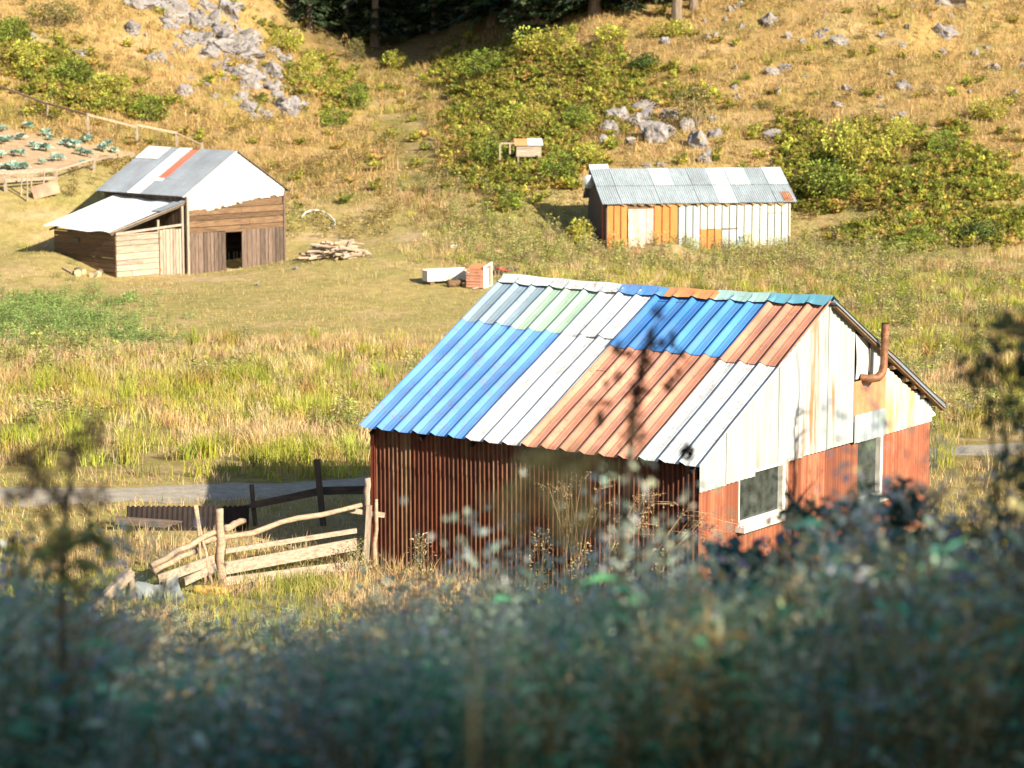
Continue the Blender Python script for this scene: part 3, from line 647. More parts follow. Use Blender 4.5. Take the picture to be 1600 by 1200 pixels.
MB().sheet(13, 5, lambda i, j: (.34 * j * math.cos(i * 6.2832) * .8, -.08 + .12 * j * j, .34 * j * math.sin(i * 6.2832))).build('reflector', m_plain('grey_dish', (.42, .46, .50), .5, .1), d0, True)
MB().tube([(0, -.05, 0), (.25, .1, -.1), (.35, .15, -.35)], .025, 6).build('bracket', WDARK, d0)
m = MB().tube([(0, .0, -.3), (-.05, -.35, -.1)], .012, 5); m.box(-.09, -.01, -.4, -.32, -.13, -.06); m.build('feed_arm', WDARK, d0)

# ------------------------------------------------------------------ fences, woodpile and small things of the yard
def PX(u, v, y): return at_depth(u, v, y)
def pole(name, mat, p0, p1, r0, r1, parent=None, seed=0, n=6, sides=7, amp=.03):
    a, b_ = wob(p0, p1, r0, r1, n, amp, seed); return MB().tube(a, b_, sides).build(name, mat, parent, True)
def plank_beam(name, mat, p0, p1, w, h, parent=None): return MB().beam(p0, p1, w, h).build(name, mat, parent)
f1 = empty('wooden_fence', (0, 0, 0), 0, 'sunlit pale fence of rough poles and boards left of the patchwork barn', 'fence')
pa = PX(347, 925, 41.6); pole('post', POLE, pa, PX(343, 795, 41.6), .085, .075, f1, 1)
plank_beam('post', WPALEZ, PX(571, 900, 42.9), PX(577, 790, 42.9), .13, .1, f1)
pole('post', WPALEZ, PX(573, 800, 43.0), PX(574, 747, 43.0), .055, .06, f1, 2)
pole('post', POLE, PX(585, 900, 42.9), PX(588, 780, 42.9), .05, .03, f1, 3)
pole('rail', POLE, PX(299, 853, 41.4), PX(565, 789, 42.75), .055, .045, f1, 4, 9, 7, .07)
for (u0, v0, u1, v1, w) in ((352, 861, 557, 829, .085), (352, 888, 557, 850, .22), (352, 911, 559, 884, .21)):
    MB().beam(PX(u0, v0, 41.65), PX(u1, v1, 42.85), .04, w).build('board', WPALE, f1)
plank_beam('board', WPALE, PX(545, 797, 42.9), PX(601, 805, 43.0), .05, .09, f1)
for (u0, v0, u1, v1, w) in ((336, 831, 236, 884, .1), (309, 860, 240, 893, .1)): pole('rail', POLE, PX(u0, v0, 41.5), PX(u1, v1, 40.6), w * .5, w * .55, f1, u0)
MB().beam(PX(334, 874, 41.5), PX(247, 906, 40.6), .04, .17).build('board', WPALE, f1)
MB().beam(PX(337, 886, 41.5), PX(288, 909, 41.0), .04, .14).build('board', WPALE, f1)
pole('stake', POLE, PX(322, 916, 41.35), PX(304, 789, 41.35), .035, .025, f1, 7); pole('stake', POLE, PX(331, 914, 41.38), PX(307, 789, 41.38), .035, .025, f1, 8)
pole('stake', WPALEZ, PX(262, 955, 40.5), PX(261, 905, 40.5), .045, .03, f1, 12)
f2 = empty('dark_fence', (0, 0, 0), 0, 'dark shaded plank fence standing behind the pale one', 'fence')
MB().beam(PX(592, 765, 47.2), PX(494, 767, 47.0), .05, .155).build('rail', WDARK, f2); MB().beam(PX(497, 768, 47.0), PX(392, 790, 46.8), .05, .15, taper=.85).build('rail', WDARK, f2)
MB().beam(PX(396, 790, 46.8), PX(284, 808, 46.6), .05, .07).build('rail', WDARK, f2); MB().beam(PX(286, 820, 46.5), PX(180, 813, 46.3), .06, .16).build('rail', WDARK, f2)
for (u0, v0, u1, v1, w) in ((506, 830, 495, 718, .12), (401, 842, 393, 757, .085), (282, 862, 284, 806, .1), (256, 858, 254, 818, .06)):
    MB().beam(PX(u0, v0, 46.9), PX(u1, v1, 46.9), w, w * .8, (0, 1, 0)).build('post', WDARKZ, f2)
q0 = G(250, 852)
tag(MB().sheet(90, 4, lambda i, j: (-7.55 + 2.4 * i, 46.35 + .25 * j, float(H(-6.5, 46.3)) - .1 + .55 * j + .018 * math.sin(i * 2.4 / .1 * 6.283))).build('corrugated_sheet', m_plain('rust_with_shade', (.022, .014, .012), .8, .4)), 'rusty corrugated sheet with shade in its colour, leaning on the shaded plank fence', 'metal sheet')  # barn shade put into the sheet's near-black rust colour
tag(MB().beam(PX(205, 893, 40.2), PX(139, 958, 39.6), .11, .17).build('loose_beam', WPALE), 'pale squared beam slanting down beyond the low end of the pole fence', 'beam')
tag(pole('short_post', WPALEZ, PX(209, 945, 40.4), PX(205, 893, 40.4), .07, .06, None, 31), 'short stub post under the top of the slanting beam', 'post')
tag(pole('fallen_log', POLE, PX(353, 826, 43.6), PX(381, 814, 44.6), .07, .06, None, 32), 'short log leaning behind the thick round fence post', 'log')
tag(pole('fallen_log', m_wood('yellow_log', (.42, .26, .06), (.66, .44, .14), 'x', .1), PX(303, 921, 41.0), PX(384, 930, 41.1), .09, .08, None, 33), 'yellowish log lying at the foot of the thick round fence post', 'log')
tag(pole('fallen_log', WDARK, PX(352, 936, 40.9), PX(396, 912, 41.2), .06, .05, None, 34), 'dark log resting against the yellowish log by the fence', 'log')
sk = MB().sheet(9, 7, lambda i, j: PX(184 + 100 * i + 6 * math.sin(j * 5), 985 - 62 * j - 22 * i + 7 * math.sin(i * 8 + j * 2), 40.25 + .25 * j + .04 * math.sin(i * 13 + j * 9))); o = sk.build('plastic_sheet', m_plain('dull_white_sheeting', (.26, .29, .30), .5, .2), None, True)
tag(o, 'crumpled whitish sheeting draped under the slanting boards of the pole fence', 'sheeting')
sq = MB().sheet(7, 5, lambda i, j: PX(168 + 22 * i, 962 - 10 * j + 4 * i, 39.8 + .3 * j + .03 * math.sin(i * 9))); tag(sq.build('folded_tarp', m_plain('pale_tarp', (.62, .60, .56), .6, .1)), 'small pale folded tarp beside the slanting beam', 'tarp')
c0 = PX(147, 985, 39.4); m = MB(); m.beam(c0 + np.array([-.14, 0, -.25]), c0 + np.array([.12, .1, .14]), .22, .2); tag(m.build('rusty_drum_lid', RUSTY), 'rusty orange metal piece at the lower end of the slanting beam', 'scrap metal')

# garden fences
gf = empty('garden_fence', (0, 0, 0), 0, 'thin post and rail fence above the cabbage garden at the hill foot', 'fence')
GP = [(-30, 150), (74, 186), (139, 213), (214, 226), (277, 232), (316, 240)]; tops = []
for k, (u, v) in enumerate(GP):
    p = G(u, v); t = p + np.array([random.uniform(-.08, .08), 0, [1.05, .95, 1.25, 1.15, .95, .6][k]]); tops.append(t)
    MB().beam(p - np.array([0, 0, .3]), t, .13, .13, (0, 1, 0)).build('post', WPALEZ, gf)
for k in range(5): MB().beam(tops[k] - np.array([0, .08, .08]), tops[k + 1] - np.array([0, .08, .10 + .1 * (k == 2)]), .05, .12 if k != 4 else .06).build('rail', POLE, gf)
gfr = empty('garden_fence', (0, 0, 0), 0, 'low rough board fence along the near edge of the cabbage garden', 'fence')
GP = [(9, 300, 1.05), (88, 293, .95), (147, 268, .7), (178, 258, .55), (208, 252, .5)]; tops = []
for k, (u, v, h) in enumerate(GP):
    p = G(u, v); t = p + np.array([0, 0, h]); tops.append(t); MB().beam(p - np.array([0, 0, .25]), t, .14, .12, (0, 1, 0)).build('post', WPALEZ, gfr)
tops.insert(0, tops[0] + np.array([-2.4, -.3, -.1]))
for k in range(5): MB().beam(tops[k] - np.array([0, .07, .15]), tops[k + 1] - np.array([0, .07, .1]), .05, (.22, .2, .09, .08, .07)[k]).build('rail', WPALE, gfr)
MB().beam(tops[1] - np.array([0, .07, .55]), tops[2] - np.array([0, .07, .5]), .05, .16).build('rail', WPALE, gfr)
for k, (u, v, h) in enumerate(((31, 305, .95), (42, 316, 1.35), (49, 302, .9), (66, 308, 1.2))):
    p = G(u, v); pole('stake', WPALEZ, p - np.array([0, 0, .2]), p + np.array([random.uniform(-.1, .15), .1, h]), .05, .035, gfr, 40 + k)
p = G(66, 312); MB().beam(p + np.array([-.45, .0, .30]), p + np.array([.75, .25, .62]), .05, .62).build('red_panel', m_plain('faded_red_panel', (.56, .26, .18), .8, .35, 2), gfr)
tag(gfr.children[-1], 'faded red panel leaning between the stakes')
# cabbages
def cabbage_mesh(seed):
    r_ = np.random.default_rng(seed); parts = []; n = 26
    a = r_.uniform(0, 6.283, n); el = r_.uniform(.15, 1.2, n)
    D = np.c_[np.cos(a) * np.cos(el), np.sin(a) * np.cos(el), np.sin(el)]
    B = D * .06 + np.array([0, 0, .16]); C = jit((.36, .49, .42), n, .2)
    v, f, c = leaves(B, D, r_.uniform(.28, .46, n), r_.uniform(.2, .32, n), C, .35, .4)
    v2, f2, c2 = leaves(np.zeros((4, 3)), np.array([[.1, 0, 1], [-.1, 0, 1], [0, .1, 1], [0, -.1, 1.0]]), .3, .08, jit((.25, .3, .18), 4), 0)
    return merge([(v, f, c), (v2, f2, c2)])
CAB = []
for k in range(4): CAB.append(tri_mesh('cabbage', *cabbage_mesh(k))); CAB[-1].materials.append(MV)
for k, (u, v, s) in enumerate(((4, 226, 1.2), (14, 223, 1), (33, 220, 1.1), (72, 214, 1.1), (79, 220, .9), (44, 202, 1.1), (103, 228, 1.1), (117, 233, 1.3), (136, 224, 1.3), (160, 238, 1.2), (168, 230, 1.1),
        (178, 240, .9), (126, 243, 1.1), (137, 246, 1.1), (62, 236, 1.1), (72, 237, 1.2), (33, 246, 1.1), (22, 243, .8), (88, 252, 1.1), (95, 251, .9), (66, 258, .8), (10, 266, 1.0), (24, 268, 1.4), (36, 266, 1.1), (2, 248, 1), (130, 257, .7), (4, 206, 1.0), (50, 230, .8))):
    o = bpy.data.objects.new('cabbage', CAB[k % 4]); COL.objects.link(o); p = G(u, v); o.location = p; o.rotation_euler = (0, 0, k * 1.7); o.scale = (s * .92,) * 3
    tag(o, 'blue-green cabbage plant growing in the bare garden plot', 'cabbage', 'cabbages in the garden plot')
# woodpile
LOGM = []
for k in range(5):
    m = MB(); r_ = random.Random(k); a, b_ = wob((-.5, 0, 0), (.5, 0, 0), .055, .06, 4, .02, k); m.tube(a, b_, 6); me = bpy.data.meshes.new('split_log'); me.from_pydata(m.v, [], m.f); me.materials.append(POLE if k % 2 else WPALE); LOGM.append(me)
wc = G(524, 404)
for k in range(72):
    r_ = random.Random(100 + k); lay = k / 72; o = bpy.data.objects.new('split_log', LOGM[k % 5]); COL.objects.link(o)
    x = r_.uniform(-1.3, 1.2) * (1 - .5 * lay); y = r_.uniform(-.6, .9) * (1 - .3 * lay); hh = max(0, 1 - (x / 1.5) ** 2) * lay * .62
    o.location = (wc[0] + x, wc[1] + y, float(H(wc[0] + x, wc[1] + y)) + .06 + hh); ang = r_.gauss(.75, .3) if k % 4 else r_.uniform(-.6, 3)
    o.rotation_euler = (0, r_.gauss(0, .12), ang); o.scale = (r_.uniform(.7, 1.5), r_.uniform(.6, 1.2), r_.uniform(.6, 1.2))
    tag(o, 'split log tossed on the loose firewood heap right of the plank barn', 'log', 'logs of the firewood heap')
b0 = wc + np.array([.35, -.75, .08]); tag(MB().beam(b0, wc + np.array([.75, .2, .82]), .13, .07).build('leaning_plank', WPALE), 'pale plank leaning up across the front of the firewood heap', 'plank')
tag(pole('crooked_branch', BARK, wc + np.array([1.0, .2, .45]), wc + np.array([1.5, -.35, .05]), .03, .02, None, 61), 'dark crooked stick at the right edge of the firewood heap', 'stick')
tag(pole('crooked_branch', WPALE, wc + np.array([.1, .6, .75]), wc + np.array([1.2, .9, .55]), .05, .03, None, 62), 'pale stick sticking out at the top right of the firewood heap', 'stick')
tag(pole('crooked_branch', BARK, wc + np.array([.75, -.1, .12]), wc + np.array([1.75, -.2, .06]), .025, .02, None, 63), 'thin stick lying low beyond the right end of the firewood heap', 'stick')
def logend(u, v, r, l, ang, label):
    p = G(u, v); e = empty('round_log', p + np.array([0, 0, r * .8]), ang, label, 'log')
    MB().tube([(0, 0, 0), (l, 0, .03)], r, 10, False).build('bark', BARK, e, True)
    for x in (.0, l): MB().tube([(x - .006, 0, .03 * x / l), (x + .006, 0, .03 * x / l)], r * .97, 10).build('sawn_end', LOGEND, e)
logend(122, 432, .17, .6, 1.7, 'thick round log with pale sawn end, leftmost by the lean-to'); logend(131, 428, .12, .7, 2.2, 'dark round log on top between its two pale neighbours by the lean-to')
logend(143, 434, .13, .55, 1.3, 'hollow looking round log in the middle of the row by the lean-to'); logend(154, 433, .15, .5, 1.6, 'round log with pale sawn end nearest the lean-to corner')
tag(plank_beam('loose_plank', WPALE, G(98, 421) + np.array([0, 0, .05]), G(113, 429) + np.array([0, 0, .06]), .1, .05), 'short grey plank on the grass left of the round logs', 'plank')
# box, trough and crate on the lawn
g0 = G(668, 447); g1 = G(735, 441)
def lift(p, z): return p + np.array([0, 0, z])
tb = empty('stone_trough', g0, 0, 'long pale trough lying on the lawn beside the slatted crate', 'trough'); d = (g1 - g0); d[2] = 0; L = np.linalg.norm(d); tb.rotation_euler = (0, 0, math.atan2(d[1], d[0]))
m = MB(); W_ = .55; m.box(0, L * .98, 0, W_, .18, .3); m.box(0, L * .98, 0, .07, .3, .62); m.box(0, L * .98, W_ - .07, W_, .3, .66); m.box(0, .07, .07, W_ - .07, .3, .62); m.box(L * .98 - .07, L * .98, .07, W_ - .07, .3, .62); m.build('basin', CONC, tb)
MB().box(.15, .35, .05, W_ - .05, -.1, .175).build('support', WBROWN, tb); MB().box(L * .7, L * .8, .05, W_ - .05, -.1, .175).build('support', WBROWN, tb)
p = G(700, 449); tag(pole('hollowed_log', WBROWN, lift(p, .14), lift(G(722, 448), .16), .17, .15, None, 71, 5, 8), 'brown hollowed log lying in front of the pale trough', 'log')
p = G(748, 449); cr = empty('slatted_crate', p, -.35, 'brown slatted crate with a white side frame on the lawn', 'crate')
for k in range(6): MB().box(-.42, .32, -.36 + .03 * (k % 2), -.31 + .03 * (k % 2), .02 + k * .125, .125 + k * .125).build('slat', TERRA, cr)
m = MB().box(.33, .37, -.34, .62, 0, .08); m.box(.33, .37, -.34, -.27, .08, .86); m.box(.33, .37, .55, .62, .08, .98); m.beam((.35, -.34, .86), (.35, .62, .98), .045, .07); m.build('side_frame', WHITEW, cr)
MB().box(.345, .355, -.27, .25, .08, .80).build('side_board', WHITEW, cr); MB().box(-.42, .32, .5, .55, .0, .9).build('back_board', ORANGE, cr); MB().beam((-.05, -.3, .78), (-.05, .5, .92), .7, .04).build('lid', ORANGE, cr)
tag(pole('thin_pole', WPALE, lift(G(738, 453), .04), lift(G(764, 449), .05), .03, .025, None, 72), 'thin pale pole lying in the grass in front of the crate', 'pole')
p = G(703, 388); tag(MB().beam(lift(p, .08), lift(p + np.array([.35, .05, 0]), .09), .25, .16).build('pale_block', CONC), 'small pale block at the edge of the bare sandy patch', 'block')
p = G(803, 431); m = MB(); r_ = random.Random(9)
for k in range(40):
    x = r_.gauss(0, .75); a = r_.uniform(0, 3.1); q = p + np.array([x, r_.gauss(0, .3), r_.uniform(.02, .28) * max(.1, 1 - abs(x))]); q[2] += float(H(q[0], q[1])) - p[2]
    m.beam(q, q + np.array([math.cos(a), math.sin(a), r_.uniform(-.2, .3)]) * r_.uniform(.15, .45), r_.uniform(.05, .22), r_.uniform(.03, .1))
tag(m.build('rubbish_heap', CHAR), 'charred rubbish heap behind the left end of the patchwork ridge', 'rubbish heap')
tag(MB().sheet(6, 4, lambda i, j: (p[0] - .95 + .75 * i, p[1] - .1 + .4 * j, p[2] + .16 + .12 * i * (1 - i) * 4 + .05 * math.sin(i * 7 + j * 5))).build('red_sheet', m_plain('red_scrap', (.45, .06, .03), .6, .2)), 'small bent red sheet lying on the charred rubbish heap', 'scrap metal')
hp = [G(u, v) + np.array([0, 0, h]) for (u, v, h) in ((471, 343, .1), (478, 338, .2), (490, 335, .22), (502, 336, .2), (514, 341, .16), (522, 348, .1), (524, 353, .06), (519, 357, .05), (511, 359, .04))]
tag(MB().tube(hp, .045, 6).build('hose', PLASTIC, None, True), 'white hose curving in a loop on the grass right of the plank barn', 'hose')
# raised hen house
p = G(826, 262); hh = empty('hen_house', p, .12, 'little wooden hut on thin legs with orange and white roof among the bracken', 'hen house')
for x in (-.55, .55):
    for y in (.0, .75): MB().box(x - .04, x + .04, y - .04, y + .04, -.5, .85).build('leg', WPALEZ, hh)
bx = MB().box(-.65, .65, -.05, .8, .55, 1.15); bx.build('body', WHITEW, hh); boards('front_board', hh, WPALE, True, -.65, .65, .56, 1.12, -.055, .17, .025, q=77)
MB().box(-.672, -.652, .1, .7, .6, 1.1).build('doorway_dark_panel', DARK, hh)  # dark panel on the solid body, painted to look like an unlit doorway
MB().sheet(5, 3, lambda i, j: (-.75 + .72 * i, -.18 + .58 * j, 1.14 + .34 * j)).build('roof_sheet', ORANGE, hh); MB().sheet(5, 3, lambda i, j: (-.05 + .8 * i, -.18 + .58 * j, 1.15 + .34 * j)).build('roof_sheet', WHITE, hh); MB().sheet(5, 3, lambda i, j: (-.75 + 1.5 * i, .4 + .6 * j, 1.48 - .36 * j)).build('roof_sheet', GALV, hh)
m = MB().box(-1.55, -.68, -.03, .05, 1.22, 1.3); m.box(-1.55, -1.47, -.03, .05, -.4, 1.3); m.box(-1.02, -.95, -.03, .05, .7, 1.22); m.build('perch_frame', WPALE, hh)
# water glint
p = G(208, 531); tag(MB().sheet(13, 2, lambda i, j: (p[0] + (.75 * math.cos(i * 6.283)) * j, p[1] + .5 * math.sin(i * 6.283) * j, float(H(p[0], p[1])) + .05)).build('puddle', m_plain('still_water', (.10, .16, .24), .08, .1)), 'small bluish puddle in the wet grass below the lawn', 'water', kind='structure')

# ------------------------------------------------------------------ rocks
def rock_mesh(seed):
    import bmesh
    from mathutils import noise as mn
    bm = bmesh.new(); bmesh.ops.create_icosphere(bm, subdivisions=4, radius=.5); r_ = random.Random(seed)
    pl = [(Vector((r_.gauss(0, 1), r_.gauss(0, 1), r_.gauss(.2, 1))).normalized(), r_.uniform(.2, .42)) for _ in range(15)]
    o = Vector((seed * 3.1, 1.7, 0))
    for v in bm.verts:
        for n_, d_ in pl:
            q = v.co.dot(n_) - d_
            if q > 0: v.co -= n_ * q * .9
        d = v.co.normalized(); c = v.co.copy(); c.z *= 2.2
        v.co += d * (.13 * mn.noise(v.co * 3 + o) + .07 * mn.noise(c * 5 + o) - .10 * max(0, .35 - abs(mn.noise(c * 2.4 + o * 2)) * 4)) + d * .035 * mn.noise(v.co * 13)
    me = bpy.data.meshes.new('boulder'); bm.to_mesh(me); bm.free(); me.materials.append(MROCK); return me
RM = [rock_mesh(k) for k in range(9)]
def boulder(u, v, w, h, label, group, k, sink=.3, rz=None):
    """w, h: size in photo pixels"""
    p = G(u, v); s = FPX / p[1]; o = bpy.data.objects.new('boulder', RM[k % 9]); COL.objects.link(o); r_ = random.Random(k * 7 + 1)
    o.scale = (w / s * 1.12, max(w, h) / s * .95, h / s * 1.25); o.location = (p[0], p[1] + .3 * w / s, p[2] + h / s * (.44 - sink)); o.rotation_euler = (r_.uniform(-.25, .25), r_.uniform(-.3, .3), r_.uniform(0, 6.28) if rz is None else rz)
    return tag(o, label, 'rock', group)
kk = 0
for (u, v, w, h, lab) in ((450, 178, 62, 44, 'long pale boulder with an orange stain at the low end of the scree'), (290, 150, 30, 24, 'single pale boulder below the scree with a dark shadow at its left'), (358, 30, 40, 44, 'upright grey boulder at the top right edge of the scree'),
        (365, 78, 50, 38, 'broad grey boulder on the right shoulder of the scree'), (325, 40, 48, 40, 'pale slab standing high in the middle of the scree'), (246, 98, 40, 30, 'grey boulder at the left edge of the scree'), (120, 90, 52, 26, 'flat pale boulder in the bracken left of the scree'),
        (48, 65, 26, 22, 'small grey boulder among bracken near the top left corner'), (1553, 111, 27, 20, 'round grey boulder alone near the right edge'), (1474, 60, 46, 36, 'dark jagged boulder near the top right'), (1315, 72, 34, 22, 'layered grey boulder high on the right slope'),
        (1205, 42, 30, 28, 'grey boulder pair-like lump on the upper right slope'), (1208, 118, 40, 20, 'boulder with a dark shaded hollow on the right slope'), (1312, 170, 36, 22, 'pale boulder just above the green bushes on the right slope'), (1210, 222, 38, 34, 'tall pale boulder right above the end of the tin shed'),
        (1411, 74, 34, 17, 'low wide grey boulder on the upper right slope'), (1038, 70, 26, 22, 'grey boulder below the two tree trunks'), (846, 156, 26, 12, 'small pale boulder in the bracken slope left of the outcrop'), (1480, 272, 26, 14, 'white stone in the bracken on the lower right slope'), (1416, 142, 26, 24, 'lilac grey boulder on the middle right slope'), (1490, 12, 60, 26, 'wide grey rock shelf at the top right corner')):
    boulder(u, v, w, h, lab, None, kk, .3); kk += 1
for (u, v, w, h) in ((955, 212, 36, 34), (1000, 200, 46, 52), (1022, 222, 60, 54), (1045, 186, 40, 30), (1046, 214, 30, 30), (1090, 232, 38, 46), (968, 188, 40, 30), (1012, 172, 44, 20), (945, 228, 28, 20), (1075, 205, 30, 30), (1102, 255, 30, 34), (985, 228, 26, 20), (1060, 160, 50, 16), (1090, 150, 50, 20), (1120, 215, 30, 24)):
    boulder(u, v, w, h, 'pale limestone boulder of the craggy outcrop above the tin shed', 'boulders of the outcrop above the shed', kk, .25); kk += 1
r_ = random.Random(77)
def band(pts, n, spread, lo, hi, label, group):
    global kk
    for _ in range(n):
        t = r_.random() * (len(pts) - 1); i = min(int(t), len(pts) - 2); f = t - i
        u = pts[i][0] * (1 - f) + pts[i + 1][0] * f + r_.gauss(0, spread); v = pts[i][1] * (1 - f) + pts[i + 1][1] * f + r_.gauss(0, spread * .7); w = lo * (hi / lo) ** (r_.random() ** 1.6)
        boulder(u, v, w, w * r_.uniform(.5, .85), label, group, kk, .3); kk += 1
band([(235, 0), (300, 45), (370, 95), (445, 170)], 170, 27, 13, 62, 'lichen spotted limestone rock in the long scree on the left slope', 'rocks of the left scree')
band([(240, 80), (330, 140), (420, 190)], 20, 14, 8, 20, 'small stone along the lower edge of the left scree', 'small stones under the left scree')
for _ in range(75):
    boulder(r_.uniform(1100, 1600), abs(r_.gauss(0, 150)) + 2, 7 * (4.0 ** (r_.random() ** 1.5)), 6 * (3.0 ** r_.random()), 'weathered grey rock half sunk in the dry grass of the right slope', 'rocks scattered on the right slope', kk, .28); kk += 1
for (u, v, w, h, lab) in ((462, 422, 9, 9, 'white stone by the right corner of the plank barn'), (1010, 262, 22, 10, 'white stone behind the roof of the tin shed'), (1032, 262, 26, 12, 'broken white stone behind the roof of the tin shed'), (402, 447, 8, 6, 'small white stone on the lawn below the plank barn'), (700, 90, 14, 7, 'small pale stone at the foot of the dark wood'), (646, 96, 10, 5, 'tiny pale stone on the grassy gully track')):
    boulder(u, v, w, h, lab, None, kk, .2); kk += 1

# ------------------------------------------------------------------ vegetation
def field(n, y0, y1, margin=60, pw=1.0, vmax=1330):
    """random ground points inside the wedge the photograph sees"""
    n = int(n * (1100 + margin) / (800 + margin)); margin += 300
    y = y0 + (y1 - y0) * U(0, 1, n) ** pw; half = (800 + margin) / FPX * y * 1.01; x = U(-1, 1, n) * half
    z = H(x, y); u, v = proj(x, y, z); k = (v > -60) & (v < vmax) & ~built(x, y)
    return x[k], y[k], z[k], u[k], v[k]
def blades(x, y, z, h, w, c, lean=.35, seg=2):
    n = len(x); a = U(0, 6.283, n); la = U(0, 6.283, n); le = np.abs(rng.normal(size=n)) * lean * h
    b = np.c_[x, y, z - .02]; S = np.c_[np.cos(a), np.sin(a), np.zeros(n)] * (np.broadcast_to(w, n)[:, None] / 2)
    Ld = np.c_[np.cos(la) * le, np.sin(la) * le, np.zeros(n)]
    tip = b + Ld + np.c_[np.zeros(n), np.zeros(n), h]
    mid = b + Ld * .32 + np.c_[np.zeros(n), np.zeros(n), h * .55]
    V = np.stack([b - S, b + S, mid + S * .8, tip, mid - S * .8], 1).reshape(-1, 3); k = np.arange(n)[:, None] * 5
    F = np.concatenate([k + np.array([0, 1, 2, 4]), ], 0); T = k + np.array([4, 2, 3])
    C = np.repeat(c, 5, 0)
    return V, F, T, C
def blade_obj(name, sets, mat, label, cat):
    Vs = []; Q = []; T = []; Cs = []; b = 0
    for V, F, T_, C in sets: Vs.append(V); Q.append(F + b); T.append(T_ + b); Cs.append(C); b += len(V)
    V = np.concatenate(Vs).astype(np.float32); Q = np.concatenate(Q); T = np.concatenate(T); C = np.concatenate(Cs)
    me = bpy.data.meshes.new(name); me.vertices.add(len(V)); me.vertices.foreach_set('co', V.ravel())
    li = np.concatenate([Q.ravel(), T.ravel()]).astype(np.int32); me.loops.add(len(li)); me.loops.foreach_set('vertex_index', li)
    st = np.concatenate([np.arange(len(Q)) * 4, len(Q) * 4 + np.arange(len(T)) * 3]).astype(np.int32); me.polygons.add(len(st)); me.polygons.foreach_set('loop_start', st); me.update(calc_edges=True)
    at = me.color_attributes.new('Col', 'FLOAT_COLOR', 'POINT'); at.data.foreach_set('color', np.c_[C, np.ones(len(C))].astype(np.float32).ravel())
    return tag(link(name, me, mat), label, cat, kind='stuff')
GOLD = [(.58, .415, .20), (.50, .33, .15), (.47, .38, .15), (.64, .49, .29)]; GREEN = [(.34, .35, .07), (.43, .41, .10), (.24, .27, .06)]; STRAW = [(.66, .51, .29), (.60, .43, .24), (.52, .34, .18)]
# short grass of the lawn and hills
x, y, z, u, v = field(330000, 42, 172, pw=.85)
tl = z_tall(u, v, x, y); br = z_bracken(u, v, x, y); pa_ = z_path(x, y); ga = z_garden(u, v) * (y > 112); ba = z_bare(u, v, x, y)
hill = sstep(118, 130, y); dens = fbm(x, y, 1.6, 61)
k = (U(0, 1, len(x)) < (.35 + .65 * dens) * (1 - .92 * ba) * (1 - ga * .97)) & (pa_ < .3) & ((y < 46) | (tl < .6))
x, y, z, u, v, hill, br, tl = [q[k] for q in (x, y, z, u, v, hill, br, tl)]; n = len(x)
patch = fbm(x, y, 4, 63); gsel = U(0, 1, n) < np.clip((patch - .42) * 2.4 + .08 - hill * .28, .03, .85)
C = np.where(gsel[:, None], jit(pick(GREEN, (2, 3, 1), n), n, .2), jit(pick(GOLD, (3, 3, 2, 2), n), n, .2))
C = C * (1 - hill[:, None] * np.array([.05, .10, .18])); h = (.05 + .07 * U(0, 1, n)) * (1 + hill * 1.9 + tl * 2 + (y < 54) * .9) * (1 + (fbm(x, y, 1.1, 64) > .62) * .9)
blade_obj('meadow_grass', [blades(x, y, z, h, .018 + .02 * hill, C, .6)], MVT, 'short dry golden grass of the lawn and the hillsides', 'grass')
# tall reeds and straw in tufts
x, y, z, u, v = field(17000, 51.5, 132, pw=.8); tl = z_tall(u, v, x, y); pa_ = z_path(x, y)
k = (U(0, 1, len(x)) < tl * (.12 + 1.1 * sstep(.3, .66, fbm(x, y, 3.2, 71)))) & (pa_ < .05); x, y, z, u, v = [q[k] for q in (x, y, z, u, v)]
def tufts(x, y, z, nb, h0, h1, spread, cols, w, width, lean):
    n = len(x); i = np.repeat(np.arange(n), nb); m = len(i); r = spread * np.sqrt(U(0, 1, m)); a = U(0, 6.283, m)
    hh = U(h0, h1, n)[i] * U(.55, 1.1, m); c = jit(pick(cols, w, n), n, .15)[i] * (1 + rng.normal(size=(m, 1)) * .16)
    bx = x[i] + r * np.cos(a); by = y[i] + r * np.sin(a)
    return blades(bx, by, H(bx, by), hh, width, np.clip(c, .01, .9), lean)
pt = fbm(x, y, 6, 72); wet = gsum(u, v, [(640, 230, 40, 110, .9), (560, 120, 40, 40, .8), (720, 340, 60, 40, .4), (330, 610, 330, 45, 1.0), (100, 650, 160, 40, .7), (1100, 430, 260, 40, .45), (1380, 530, 120, 50, .35), (450, 720, 120, 40, .5)])
gs = (U(0, 1, len(x)) < np.clip(wet * .75 + (pt - .5) * 1.5 + .02, .03, .85)); far = y > 100
TS = [tufts(x[gs], y[gs], z[gs], 20, .22, .55, .34, [(.38, .37, .06), (.50, .45, .09), (.26, .29, .06), (.56, .45, .14)], (3, 3, 2, 2), .022, .55),
      tufts(x[~gs], y[~gs], z[~gs], 22, .2, .55, .4, STRAW + [(.42, .27, .11), (.54, .47, .17)], (3, 3, 2, 1.2, 2), .019, .55)]
x, y, z, u, v = field(1500, 53.5, 100, pw=.8); tl = z_tall(u, v, x, y); k = (U(0, 1, len(x)) < tl * (fbm(x, y, 4, 73) > .5)) & (z_path(x, y) < .05); x, y, z = [q[k] for q in (x, y, z)]
TS.append(tufts(x, y, z, 46, .45, .85, .26, [(.34, .37, .05), (.42, .42, .08), (.44, .29, .11), (.54, .41, .18), (.22, .22, .05)], (3, 3, 1, 2, 1), .022, .45))
blade_obj('tall_grass', TS, MVT, 'tall tufted straw and green rushes of the wet meadow', 'grass')
